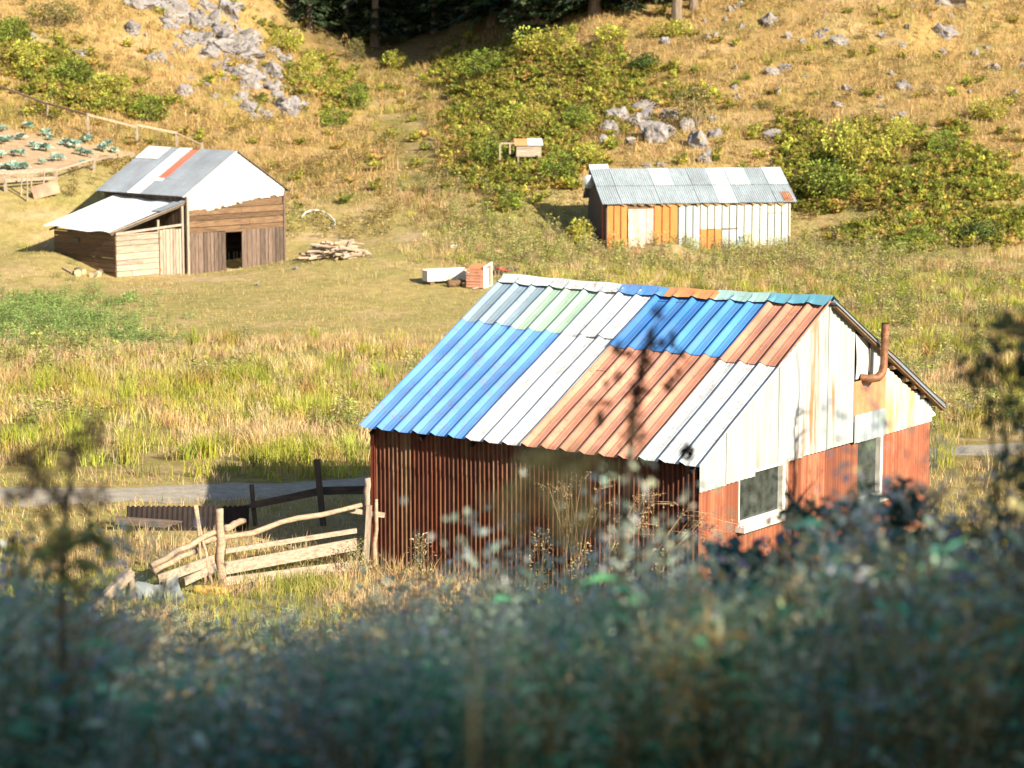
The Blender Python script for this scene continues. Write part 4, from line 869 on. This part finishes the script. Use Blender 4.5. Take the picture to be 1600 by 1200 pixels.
# bracken
def fern_proto(cols, w, nf=8):
    parts = []
    for k in range(nf):
        a = 6.283 * k / nf + U(-.3, .3); el = U(.65, 1.3); L = U(.7, 1.15); seg = 6; t = np.linspace(.15, 1, seg)
        P = np.c_[np.cos(a) * L * t * math.cos(el), np.sin(a) * L * t * math.cos(el), L * (t * math.sin(el) - .4 * t * t * math.sin(el))]
        Tn = np.gradient(P, axis=0); Tn /= np.linalg.norm(Tn, axis=1, keepdims=True); S = np.cross(Tn, [0, 0, 1.0]); S /= np.linalg.norm(S, axis=1, keepdims=True)
        c = pick(cols, w, 1)
        for sg in (-1, 1):
            D = S * sg + Tn * .6; parts.append(leaves(P, D, .34 * (1.12 - t), .15, jit(np.repeat(c, seg, 0), seg, .18), .2, .9))
    return merge(parts)
BG = [(.38, .37, .065), (.26, .30, .055), (.46, .40, .09), (.47, .31, .10), (.14, .18, .045)]
FP = [fern_proto(BG, (3, 2, 2, .6, 2)), fern_proto(BG, (2, 2, 3, 1.4, .8)), fern_proto(BG, (2, 3, 1, .4, 3)), fern_proto(BG, (1, 1, 2, 3, .6))]
x, y, z, u, v = field(21000, 108, 182); br = z_bracken(u, v, x, y); k = U(0, 1, len(x)) < br * .95 + .025 * (y > 122); x, y, z = [q[k] for q in (x, y, z)]
n = len(x); g = rng.integers(0, 4, n); parts = []
for q in range(4):
    m = g == q; parts.append(scatter(FP[q], np.c_[x[m], y[m], z[m]], U(.55, 1.15, m.sum()), .2))
tag(link('bracken', tri_mesh('bracken', *merge(parts)), MV), 'yellow-green bracken covering the hollows of the hillsides', 'bracken', kind='stuff')
# low broad-leaved growth: nettles of the green patch and among the tall grass
def herb_proto(cols, h, n, L, Wd, spread=.22, up=.5):
    t = U(.1, 1, n); a = U(0, 6.283, n); r = spread * U(.1, 1, n) * (1.1 - .6 * t)
    B = np.c_[r * np.cos(a), r * np.sin(a), t * h]; D = np.c_[np.cos(a), np.sin(a), U(-.2, up * 2, n)]
    lv = leaves(B, D, U(.6, 1.2, n) * L, U(.7, 1.2, n) * Wd, jit(pick(cols, np.ones(len(cols)), n), n, .22), .2, .6)
    m = 5; sb = np.c_[U(-.1, .1, m), U(-.1, .1, m), np.zeros(m)]; st = leaves(sb, np.c_[U(-.15, .15, m), U(-.15, .15, m), np.ones(m)], h, .02, jit((.3, .26, .14), m), 0)
    return merge([lv, st])
HB = [herb_proto([(.26, .38, .11), (.34, .44, .13), (.18, .28, .09)], .30, 110, .075, .04, .34), herb_proto([(.34, .37, .08), (.42, .40, .13), (.24, .29, .07)], .6, 46, .14, .05), herb_proto([(.52, .43, .19), (.42, .38, .13), (.58, .46, .25)], .75, 44, .12, .035, .18)]
x, y, z, u, v = field(26000, 60, 128); gp = gsum(u, v, [(50, 505, 120, 34, 1.3), (170, 530, 90, 14, .5)]).clip(0, 1); yv = gsum(u, v, [(860, 395, 110, 30, 1.0), (760, 350, 70, 45, .9), (1150, 400, 200, 26, .8), (1010, 372, 55, 14, .8), (700, 260, 40, 70, .5), (1350, 420, 160, 40, .6), (470, 350, 30, 14, .7)]).clip(0, 1)
wt_ = np.clip(z_tall(u, v, x, y), 0, 1) * (fbm(x, y, 3, 77) > .6) * .25; parts = []
for q, p in ((0, np.maximum(gp * 1.3, wt_ * .3)), (1, np.maximum(yv * .45, wt_)), (2, np.maximum(yv * .4, wt_ * .6))):
    m = U(0, 1, len(x)) < p * .75; parts.append(scatter(HB[q], np.c_[x[m], y[m], z[m]], U(.6, 1.2, m.sum()), .2))
tag(link('nettles_and_herbs', tri_mesh('herbs', *merge(parts)), MV), 'leafy nettles and herbs growing in green patches of the meadow', 'herbs', kind='stuff')
x, y, z, u, v = field(9000, 116, 178); hb = herb_proto([(.34, .20, .07), (.26, .20, .06), (.16, .13, .04), (.40, .30, .09), (.30, .30, .07)], .4, 30, .16, .06, .3, .5); k = (U(0, 1, len(x)) < .25 + .75 * (fbm(x, y, 2.2, 79) > .52)) & (z_garden(u, v) < .1); x, y, z = [q[k] for q in (x, y, z)]
tag(link('hillside_herbs', tri_mesh('hillside_herbs', *scatter(hb, np.c_[x, y, z], U(.4, 1.2, len(x)), .2)), MV), 'low brown and olive herbs speckled over the dry hillsides', 'herbs', kind='stuff')
# shrubs, one object each
def shrub_mesh(seed, cols, n=1700, L=.10, lumps=9):
    global rng
    keep = rng; rng = np.random.default_rng(seed)
    cen = np.c_[U(-.55, .55, lumps), U(-.45, .45, lumps), U(.25, .75, lumps)]; rad = U(.25, .48, lumps); i = rng.integers(0, lumps, n)
    d = rng.normal(size=(n, 3)); d /= np.linalg.norm(d, axis=1, keepdims=True); B = cen[i] + d * (rad[i] * U(.55, 1.05, n) ** .5)[:, None]; B[:, 2] = np.abs(B[:, 2])
    D = d + rng.normal(size=(n, 3)) * .5 + np.array([0, 0, .3]); c = jit(pick(cols, np.ones(len(cols)), lumps), lumps, .2)[i]
    crown = tri_mesh('shrub_leaves', *leaves(B, D, U(.6, 1.3, n) * L, U(.4, .7, n) * L, jit(c, n, .22), .15)); crown.materials.append(MV)
    m = MB()
    for k in range(6): a_, b_ = wob((U(-.08, .08), U(-.08, .08), -.15), cen[k % lumps], .035, .012, 4, .05, seed + k); m.tube(a_, b_, 5)
    st = bpy.data.meshes.new('shrub_stems'); st.from_pydata(m.v, [], m.f); st.materials.append(BARK); rng = keep; return crown, st
SH = [shrub_mesh(1, [(.22, .28, .055), (.32, .35, .07), (.13, .17, .045)]), shrub_mesh(2, [(.38, .38, .08), (.48, .44, .10), (.24, .27, .06)]), shrub_mesh(3, [(.09, .13, .045), (.12, .17, .05), (.15, .18, .06)]), shrub_mesh(4, [(.30, .22, .09), (.24, .22, .08), (.20, .18, .07)], 1200, .085)]
def shrub(u, v, w, h, k, label, group=None, rz=None, py=None):
    p = G(u, v) if py is None else py; s = FPX / p[1]; e = empty('shrub', p, random.uniform(0, 6.28), label, 'shrub', group); cr, st = SH[k]
    for nm, me in (('crown', cr), ('stem', st)): o = bpy.data.objects.new(nm, me); COL.objects.link(o); o.parent = e
    e.scale = (w / s / 1.5, w / s / 1.5, h / s / .95); return e
shrub(1088, 200, 74, 62, 3, 'loose brownish bush behind the craggy rocks above the tin shed')
shrub(1345, 262, 90, 62, 1, 'large yellow-green bush right above the end of the tin shed'); shrub(1296, 312, 100, 52, 0, 'dark green bush touching the right end of the tin shed roof'); shrub(1400, 232, 70, 40, 1, 'yellow-green bush at the right of the bracken clump')
shrub(1470, 245, 60, 34, 0, 'low green bush on the slope near the right edge'); shrub(1530, 380, 80, 34, 2, 'dark low bush at the foot of the right slope'); shrub(1440, 385, 60, 26, 0, 'small dark bush left of the one at the slope foot')
shrub(1545, 190, 60, 30, 1, 'flat yellowish bush high at the right edge'); shrub(870, 285, 70, 40, 0, 'green bush between the hen house and the tin shed'); shrub(770, 262, 60, 40, 0, 'green bush just left of the hen house'); shrub(905, 385, 50, 36, 1, 'pale leafy bush at the left corner of the tin shed')
shrub(1010, 385, 46, 26, 1, 'small bright green bush on the mound before the tin shed'); shrub(1400, 395, 50, 22, 0, 'small dark bush on the flat right of the tin shed'); shrub(755, 125, 90, 40, 0, 'dark green bush on the edge of the shaded wood'); shrub(860, 90, 90, 40, 1, 'bright green bush under the fir with hanging boughs'); shrub(550, 96, 34, 36, 3, 'yellow sunlit bush at the edge of the dark wood shade')
shrub(622, 108, 40, 24, 1, 'small yellow bush in the mouth of the gully'); shrub(80, 40, 90, 36, 3, 'dry grey-brown bush near the top left corner'); shrub(230, 190, 70, 34, 0, 'green bush above the garden fence rail'); shrub(560, 170, 44, 34, 0, 'green bush at the left side of the gully track')
for (u, v, w, h, k) in ((1040, 60, 60, 24, 1), (960, 70, 70, 26, 1), (1010, 110, 60, 24, 2), (905, 200, 60, 30, 0), (830, 200, 60, 34, 1), (930, 260, 50, 30, 1), (800, 330, 40, 26, 0), (480, 120, 50, 30, 1), (440, 80, 50, 28, 1), (520, 200, 50, 26, 0), (40, 110, 70, 40, 1), (110, 135, 80, 36, 0), (180, 150, 60, 30, 1), (20, 70, 60, 36, 0), (1200, 170, 30, 14, 3)):
    shrub(u, v, w, h, k, 'rounded leafy bush mixed into the hillside bracken', 'bushes among the bracken')
# ------------------------------------------------------------------ fir trees
def fir_mesh(seed, Ht, Rb, bare, nl, nb, cols):
    global rng
    keep = rng; rng = np.random.default_rng(seed); Bs = []; Ds = []; Ls = []; Cs = []
    for i in range(nl):
        f = i / (nl - 1); zz = bare + (Ht - bare) * f ** .92; R = Rb * (1 - f) ** .8 * U(.8, 1.1) + .25
        for k in range(max(4, int(nb * (1 - .5 * f)))):
            a = U(0, 6.283); L = R * U(.6, 1.1); dr = U(.15, .5); m = max(5, int(L / .3)); t = np.linspace(.15, 1, m); c = pick(cols, np.ones(len(cols)), 1)
            P = np.c_[np.cos(a) * L * t, np.sin(a) * L * t, zz - dr * L * t ** 1.5 + .1 * L * t]
            for sg in (-1, 1, 0):
                d = np.c_[np.full(m, math.cos(a + sg * .9)), np.full(m, math.sin(a + sg * .9)), U(-.55, .0, m)]
                Bs.append(P + rng.normal(size=(m, 3)) * .06); Ds.append(d); Ls.append(U(.45, .8, m) * (1.1 - .4 * t)); Cs.append(np.repeat(c, m, 0))
    B = np.concatenate(Bs); n = len(B)
    cr = tri_mesh('fir_crown', *leaves(B, np.concatenate(Ds), np.concatenate(Ls), U(.16, .3, n), jit(np.concatenate(Cs), n, .25), .12, .5)); cr.materials.append(MV0)
    m = MB(); a_, b_ = wob((0, 0, -.6), (0, 0, Ht * .96), .3, .04, 8, .08, seed); b_[0] = .42; m.tube(a_, b_, 8); tk = bpy.data.meshes.new('fir_trunk'); tk.from_pydata(m.v, [], m.f); tk.materials.append(BARK); rng = keep
    return cr, tk
FC = [(.045, .065, .03), (.06, .085, .035), (.035, .05, .03)]
FM = [fir_mesh(1, 15, 3.0, 1.2, 26, 9, FC), fir_mesh(2, 13, 2.6, .6, 24, 9, FC), fir_mesh(3, 16, 3.1, 3.6, 24, 9, FC)]
def fir(x, y, k, s, label, group=None):
    e = empty('fir_tree', (x, y, float(H(x, y))), random.uniform(0, 6.28), label, 'tree', group); cr, tk = FM[k]
    for nm, me in (('crown', cr), ('trunk', tk)): o = bpy.data.objects.new(nm, me); COL.objects.link(o); o.parent = e
    e.scale = (s, s, s * random.uniform(.95, 1.1)); return e
p = G(838, 62); fir(p[0], p[1], 0, .8, 'fir with low hanging sunlit boughs at the edge of the dark wood')
p = G(1057, 32); fir(p[0], p[1], 2, 1.0, 'tall fir whose thick pale trunk stands on the sunny slope at the top'); p = G(1084, 22); fir(p[0], p[1] + .6, 2, .8, 'thinner fir trunk just right of the thick pale trunk'); p = G(1095, 20); fir(p[0] + .3, p[1] + 1.8, 2, .75, 'right hand thin fir trunk beside two others at the top')
r_ = random.Random(21)
for (u, v) in ((900, 22), (960, 14), (1000, 6), (790, 36), (740, 30), (860, 4), (930, -15), (1020, -20), (800, -5), (880, 34), (930, 28), (985, 20), (1035, 2), (1080, -14), (850, -30), (970, -30), (1120, -30), (1060, -40), (880, 10), (940, -2), (1000, -18), (820, 20), (770, 46)):
    p = G(u, v) if v > -3 else at_depth(u, v, 172 - .0 * v); fir(p[0], p[1] + 1, r_.choice((0, 1)), r_.uniform(1.1, 1.5), 'dark fir in the shaded wood at the top of the gully', 'firs of the dark wood')
for k in range(10):
    u = r_.uniform(480, 780); v = 40 - 14 * max(0, (u - 700) / 100) - r_.uniform(0, 26); p = G(u, v)
    fir(p[0], p[1], 1, r_.uniform(.4, .9), 'dark fir in the shaded wood at the top of the gully', 'firs of the dark wood')
for k in range(34):
    y = 176 + 30 * (k / 34) + r_.uniform(-2, 2); u = r_.uniform(400, 900); x = (u - 800) / FPX * y
    fir(x, y, r_.choice((0, 1)), r_.uniform(.7, 1.05), 'dark fir in the shaded wood at the top of the gully', 'firs of the dark wood')
r_ = random.Random(5)  # unseen firs added out of view, sized to shade the foreground
for k in range(38):
    y = r_.uniform(-4, 21); x = 8.5 + .1 * max(y, 0) + 20 * r_.random(); top = .5 + (r_.uniform(31, 37) - y) * .65; q = min(1.35, max(.4, (top - float(H(x, y))) / 13.4))
    e = fir(x, y, 1, q, 'unseen fir added beside the viewpoint to shade the near slope', 'unseen shade firs beside the viewpoint'); e.scale = (q * 1.3, q * 1.3, q)
for (x, y, q) in ((9, 4, .68), (10.5, 2, .75), (12, 5.5, .75), (11, 0, .8), (13.5, 3, .8), (8.8, 7, .6), (10.2, 8.5, .62), (14, 7.5, .75)):
    e = fir(x, y, 1, q, 'unseen fir added beside the viewpoint to shade the near slope', 'unseen shade firs beside the viewpoint'); e.scale = (q * 1.35, q * 1.35, q)
# ------------------------------------------------------------------ foreground undergrowth on the near slope
TEALS = [(.14, .44, .29), (.24, .53, .38), (.10, .34, .23), (.42, .58, .45), (.58, .64, .52)]; DRY = [(.52, .38, .18), (.42, .30, .14), (.58, .46, .27)]
def stalk_proto(h, n, tipcol, tipn, tipL, stem=(.30, .23, .13), leafc=None, spread=.1):
    parts = []; sx, sy = U(-.12, .12), U(-.12, .12)
    for k in range(3):
        b = np.array([[U(-.05, .05), U(-.05, .05), 0]]); d = np.array([[sx + U(-.15, .15), sy + U(-.15, .15), 1.0]])
        for q in range(2): parts.append(leaves(b, d, h * U(.8, 1.05), .010, jit(stem, 1), 0))
        m = tipn // 3; t = U(.62, 1.02, m); dn = d / np.linalg.norm(d)
        B = b + dn * h * t[:, None] + rng.normal(size=(m, 3)) * spread * .35; parts.append(leaves(B, rng.normal(size=(m, 3)) + np.array([0, 0, .6]), U(.6, 1.2, m) * tipL, tipL * .55, jit(pick(tipcol, np.ones(len(tipcol)), m), m, .2), .1))
    if leafc is not None:
        t = U(.05, .75, n); a = U(0, 6.283, n); B = np.c_[np.cos(a) * .03 + sx * t * h, np.sin(a) * .03 + sy * t * h, t * h]
        parts.append(leaves(B, np.c_[np.cos(a), np.sin(a), U(.1, .9, n)], U(.08, .18, n), U(.015, .035, n), jit(pick(leafc, np.ones(len(leafc)), n), n, .2), .25))
    return merge(parts)
PR = [herb_proto(TEALS, .9, 120, .11, .022, .28, .7), herb_proto(TEALS[:3], .75, 60, .17, .06, .3, .5), herb_proto(TEALS[2:], 1.0, 130, .10, .014, .22, 1.2), herb_proto(DRY + TEALS[3:], .95, 70, .11, .022, .24, .7),
      stalk_proto(1.0, 40, [(.46, .36, .80), (.58, .48, .85)], 14, .035, (.14, .2, .14), TEALS), stalk_proto(1.0, 30, [(.80, .62, .32), (.70, .50, .24), (.62, .46, .26)], 75, .04, (.62, .48, .27), DRY), stalk_proto(.95, 40, [(.75, .45, .05)], 6, .035, (.14, .2, .1), TEALS[:3]), stalk_proto(1.1, 50, [(.66, .72, .60), (.56, .66, .56), (.74, .74, .64)], 80, .035, (.55, .58, .46), TEALS)]
x, y, z, u, v = field(8800, 7.4, 37.5, 120, 1.0, 1750); n = len(x)
vt = np.interp(u, [-50, 100, 200, 420, 600, 850, 1050, 1120, 1300, 1450, 1600, 1700], [870, 935, 1035, 1015, 955, 935, 925, 890, 850, 800, 760, 760]) + (fbm(u / 100, y / 6, .8, 91) - .5) * 210
hm = HC - (vt - 70) / FPX * y - z; hm = np.clip(hm, .35, np.where(y > 22, .75, 1.35)) * U(.5, 1.0, n)
hm = np.where(y > 31, U(.25, .6, n), hm); dryz = np.clip(gsum(u, v, [(1500, 1450, 330, 170, .9)]) + (fbm(x, y, 1.5, 93) - .62) * 1.2, 0, .8)
typ = rng.choice(8, n, p=[.19, .04, .24, .05, .13, .09, .02, .24]); typ = np.where(U(0, 1, n) < dryz, rng.choice([3, 5], n), typ); parts = []
typ = np.where((y > 32) & (U(0, 1, n) < .6), rng.choice([3, 5, 7], n), typ)
for q in range(8):
    m = typ == q; pw_ = fbm(x[m], y[m], 1.1, 97)[:, None]; pv_ = fbm(x[m], y[m], .8, 98)[:, None]
    ex = np.where(pw_ > .56, np.array([1.12, 1.0, .8]), np.where(pv_ > .58, np.array([1.0, 1.0, 1.2]), np.array([.95, 1.0, .95]))) * (.6 + .8 * fbm(x[m], y[m], .6, 99)[:, None])
    parts.append(scatter(PR[q], np.c_[x[m], y[m], z[m] - .03], hm[m] * 1.02 * np.where((typ[m] == 5) | (typ[m] == 7) | (typ[m] == 4), U(.8, 1.16, m.sum()), 1), .22, ex))
tag(link('undergrowth', tri_mesh('undergrowth', *merge(parts)), MVU), 'dense blue-green undergrowth with dry stalks and small purple flowers on the shaded near slope', 'undergrowth', kind='stuff')
x, y, z, u, v = field(9000, 33, 45, 120); k = (U(0, 1, len(x)) < .5 + .4 * (fbm(x, y, 1.5, 95) > .5)) & (z_path(x, y) < .1); x, y, z = [q[k] for q in (x, y, z)]; gs = fbm(x, y, 2, 96) > .5
blade_obj('rough_grass', [tufts(x[gs], y[gs], z[gs], 9, .12, .4, .2, GREEN + [(.36, .33, .12)], (2, 2, 1, 2), .014, .5), tufts(x[~gs], y[~gs], z[~gs], 9, .15, .5, .2, STRAW, (2, 2, 2), .012, .5)], MVT, 'rough mixed grass around the barn and the fences', 'grass')
# single plants that can be told apart
def plant(name, label, loc_, parts, mats=None):
    e = empty(name, loc_, 0, label, 'plant')
    for nm, arr, mat in parts: link(nm, tri_mesh(nm, *arr), mat, e)
    return e
def stemset(pts, w, col):
    pts = np.array(pts, float); B = np.repeat(pts[:-1], 3, 0); D = np.repeat(np.diff(pts, axis=0), 3, 0)
    return leaves(B, D, np.linalg.norm(D, axis=1) * 1.25, w, jit(col, len(B), .1), 0)
def tubemesh(pts, rad, n=7):
    m = MB().tube(pts, rad, n); V = np.array(m.v); return V, np.array([f for f in m.f if len(f) == 4]), None
def tube_part(name, pts, rad, mat, par): return MB().tube(pts, rad, 7).build(name, mat, par, True)
def blobs(P, r, n, L, cols):
    P = np.array(P, float); i = rng.integers(0, len(P), n); r = np.broadcast_to(r, len(P))[i]; d = rng.normal(size=(n, 3)); d /= np.linalg.norm(d, axis=1, keepdims=True)
    B = P[i] + d * (r * U(.1, 1, n))[:, None]; return leaves(B, d + rng.normal(size=(n, 3)) * .4, U(.6, 1.2, n) * L, U(.5, .9, n) * L, jit(pick(cols, np.ones(len(cols)), n), n, .25), .1)
MSTEM = m_plain('dark_stem', (.10, .068, .045), .8, .3); MTAN = m_plain('tan_stem', (.20, .15, .08), .8, .2)
yd = 9.6; b0 = at_depth(972, 905, yd); zg = float(H(b0[0], b0[1])); o0 = np.array([b0[0], b0[1], zg])
pt = [np.array([0, 0, -.05])] + [at_depth(u, v, yd) - o0 for (u, v) in ((973, 870), (976, 800), (985, 710), (993, 620), (1006, 560), (1020, 520), (1029, 485))]
e = empty('dock_stalk', o0, 0, 'tall dark brown seed stalk rising blurred before the patchwork roof', 'plant'); tube_part('stem', pt, [.02, .02, .019, .016, .012, .01, .008, .005], MSTEM, e)
hp = [pt[3] * (1 - t) + pt[4] * t for t in np.linspace(.2, 1, 5)] + [pt[4] * (1 - t) + pt[6] * t for t in np.linspace(.1, .9, 7)] + [pt[7]]
link('plant_parts', tri_mesh('plant_parts', *blobs(hp, np.linspace(.04, .026, len(hp)), 300, .03, [(.11, .07, .045), (.17, .10, .05), (.26, .14, .055)])), MV, e)  # seed head along the upper stem
for (u, v) in ((955, 585), (1050, 600), (940, 640), (1038, 525), (972, 545), (1060, 560)): hp.append(at_depth(u, v, yd) - o0)
for q in hp[-6:]: link('dry_leaf', tri_mesh('dry_leaf', *blobs([q], .03, 8, .05, [(.30, .15, .06), (.12, .12, .06)])), MV, e)
yd = 8.2; b0 = at_depth(95, 1010, yd); o0 = np.array([b0[0], b0[1], float(H(b0[0], b0[1]))])
pt = [np.array([0, 0, -.05])] + [at_depth(u, v, yd) - o0 for (u, v) in ((96, 900), (102, 820), (108, 760), (118, 700), (128, 672))]
e = empty('dried_weed', o0, 0, 'tall brown seeded weed blurred at the left edge', 'plant'); tube_part('stem', pt, [.014, .013, .012, .010, .007, .004], MTAN, e)
tp = [(128, 672), (148, 668), (115, 695), (60, 705), (40, 712), (75, 700), (28, 722), (52, 750), (65, 742), (40, 770), (140, 768), (155, 775), (132, 790), (70, 800), (95, 790), (110, 720), (20, 770), (85, 770), (150, 690)]
for k, (u, v) in enumerate(tp[2::2]): tube_part('branch', [pt[2] + (pt[4] - pt[2]) * (k / 9), (pt[2] + (pt[4] - pt[2]) * (k / 9)) * .4 + (at_depth(u, v + 14, yd) - o0) * .6, at_depth(u, v, yd) - o0], [.006, .004, .003], MTAN, e)
for u, v in tp: link('seed_cluster', tri_mesh('seed_cluster', *blobs([at_depth(u, v, yd + .1 * math.sin(u)) - o0], .032, 24, .03, [(.40, .25, .12), (.52, .34, .17), (.28, .17, .10)])), MV, e)
link('leaf', tri_mesh('leaf', *blobs([at_depth(u, v, yd) - o0 for u, v in ((130, 830), (60, 840), (90, 870), (150, 850), (40, 880), (120, 900), (170, 840))], .06, 120, .07, [(.50, .42, .14), (.40, .34, .14), (.26, .30, .14)])), MV, e)
yd = 4.6; b0 = at_depth(740, 1150, yd); o0 = np.array([b0[0], b0[1], float(H(b0[0], b0[1]))])
e = empty('grass_panicle', o0, 0, 'very blurred olive grass plume before the dark side wall', 'plant'); pt = [np.array([0, 0, 0])] + [at_depth(u, v, yd) - o0 for (u, v) in ((740, 960), (775, 880), (815, 800), (860, 735))]
tube_part('stem', pt, [.004, .004, .0035, .003, .002], MTAN, e)
link('plant_parts', tri_mesh('plant_parts', *blobs([at_depth(u, v, yd) - o0 for u, v in ((820, 760), (860, 735), (900, 720), (880, 760), (840, 720), (910, 800), (800, 790), (930, 740), (850, 790), (890, 830))], .045, 280, .022, [(.82, .64, .26), (.72, .55, .20), (.86, .70, .34)])), MV, e)  # seed plume; straw tones brightened to stand for sunlight
yd = 9.5
def tallshrub(pts, loc_px, yd, label, cols, n, rad, L):
    b0 = at_depth(loc_px[0], loc_px[1], yd); o0 = np.array([b0[0], b0[1], float(H(b0[0], b0[1]))]); e = empty('tall_bush', o0, 0, label, 'shrub'); c = [at_depth(u, v, yd + .25 * math.sin(u * 3.1 + v)) - o0 for u, v in pts]
    for k, p in enumerate(c[::2]): tube_part('stem', [np.array([.05 * math.sin(k), .05 * math.cos(k), -.05]), p * .5 + np.array([.04, 0, 0]), p], [.014, .010, .005], MSTEM, e)
    link('plant_parts', tri_mesh('plant_parts', *blobs(c, rad, n, L, cols)), MV, e); return e
tallshrub([(1560, 520), (1590, 505), (1540, 580), (1580, 590), (1610, 560), (1555, 640), (1600, 660), (1530, 560), (1630, 620), (1575, 720), (1620, 740), (1540, 770), (1590, 800), (1640, 690), (1520, 830), (1560, 860), (1610, 880)], (1580, 1010), 9.0, 'tall dark bush blurred at the right edge of the picture', [(.08, .15, .11), (.13, .18, .09), (.28, .24, .09), (.20, .22, .11)], 620, .085, .05)
tallshrub([(1240, 800), (1280, 810), (1320, 800), (1360, 790), (1400, 800), (1440, 800), (1260, 850), (1300, 840), (1340, 830), (1385, 830), (1430, 845), (1470, 850), (1410, 780)], (1350, 960), 12.5, 'dark leafy bush before the foot of the zinc gable', [(.07, .17, .13), (.11, .24, .18), (.08, .15, .10)], 1300, .10, .055)
tallshrub([(1140, 880), (1160, 900), (1180, 870), (1200, 900), (1150, 930), (1215, 860)], (1175, 990), 11.5, 'blue-green broad leaved clump left of the dark leafy bush', [(.10, .22, .21), (.07, .16, .15)], 120, .07, .12)
yd = 14; b0 = at_depth(1076, 900, yd); o0 = np.array([b0[0], b0[1], float(H(b0[0], b0[1]))]); e = empty('thistle', o0, 0, 'single thistle bud on a thin stem before the lower roof edge', 'plant'); t1 = at_depth(1075, 712, yd) - o0
tube_part('stem', [np.array([0, 0, 0]), t1 * .5 + np.array([.03, 0, 0]), t1], [.008, .007, .005], MSTEM, e); link('bud', tri_mesh('bud', *blobs([t1, t1 + np.array([0, 0, .03])], .035, 90, .03, [(.08, .07, .05), (.14, .10, .06)])), MV, e)
# tall dry grass clumps in the sun before the side wall
def straw_clump(u, v, hgt, lean, n, label):
    p = np.array([u, v, float(H(u, v))]); e = empty('dry_grass_clump', p, 0, label, 'plant'); S = []; T = []
    for k in range(n):
        b_ = np.array([U(-.18, .18), U(-.15, .15), 0]); h = hgt * U(.65, 1.05); lx = lean + rng.normal() * .12; q = [b_, b_ + np.array([lx * .3 * h, 0, h * .55]), b_ + np.array([lx * .8 * h, 0, h * .9]), b_ + np.array([lx * 1.25 * h, 0, h * (1 - .25 * abs(lx))])]
        S.append(stemset(q, .012, (.60, .46, .26))); T.append(blobs(q[2:] + [q[2] * .5 + q[3] * .5], .05, 26, .035, [(.58, .42, .24), (.48, .34, .18)]))
    link('plant_parts', tri_mesh('plant_parts', *merge(S + T)), MVT, e)  # stems and seed heads of the clump in one mesh
straw_clump(1.0, 39.85, 2.25, .05, 20, 'upright clump of tall dry grass before the red side wall'); straw_clump(1.55, 39.45, 2.1, .3, 18, 'dry grass clump leaning right before the red side wall'); straw_clump(2.05, 39.05, 1.9, .6, 9, 'few arching dry grass stalks beside the right part of the red side wall')
def pale_weed(u, v, h, label):
    p = np.array([u, v, float(H(u, v))]); e = empty('pale_weed', p, 0, label, 'plant'); link('plant_parts', tri_mesh('plant_parts', *herb_proto([(.42, .40, .24), (.34, .36, .14), (.50, .46, .32)], h, 260, .07, .025, .3, 1.0)), MV, e); tube_part('stem', [np.array([0, 0, -.05]), np.array([.02, 0, h * .9])], [.012, .005], MTAN, e)
for (x, y, h, lab) in ((.5, 40.2, 1.25, 'bushy pale weed at the foot of the red wall, left of the dry grass'), (1.15, 39.6, 1.1, 'bushy pale weed under the upright dry grass'), (1.85, 39.1, 1.2, 'bushy pale weed below the arching stalks'), (2.4, 38.85, 1.1, 'small pale weed near the right end of the red side wall'), (3.3, 38.5, 1.2, 'pale yellowish weed at the near corner of the patchwork barn'), (-2.75, 42.3, .7, 'low green weed at the foot of the flat fence post'), (-1.6, 41.7, .9, 'thin pale weed at the left part of the red side wall')): pale_weed(x, y, h, lab)
# slender sapling right of the frame; its shade falls on the zinc gable
e = empty('sapling', (10.6, 35.7, float(H(10.6, 35.7))), 0, 'slender sapling just outside the right edge of the picture', 'tree')
tp = [(0, 0, -.2), (.05, 0, 2), (-.08, .05, 4.2), (.1, 0, 5.6), (-.15, .05, 6.3), (.05, .1, 7.0), (-.1, .1, 7.7)]
tube_part('trunk', [np.array(p) for p in tp], [.07, .06, .05, .04, .03, .02, .01], BARK, e)
br_ = []
for k in range(16):
    z0_ = U(3.6, 7.2); a = U(0, 6.283); L = U(.3, 1.1) * (1.2 - (z0_ - 3.6) / 5); q = np.array([0, 0, z0_]); r2_ = q + np.array([math.cos(a) * L, math.sin(a) * L, L * U(.2, .7)])
    tube_part('branch', [q, (q + r2_) / 2 + np.array([0, 0, .05]), r2_], [.03, .018, .008], BARK, e); br_ += [q + (r2_ - q) * t for t in (.5, .75, 1)]
link('crown', tri_mesh('crown', *blobs([p for p in br_ if p[2] < 6.5], .24, 900, .05, [(.12, .16, .06), (.18, .2, .07)])), MV, e)
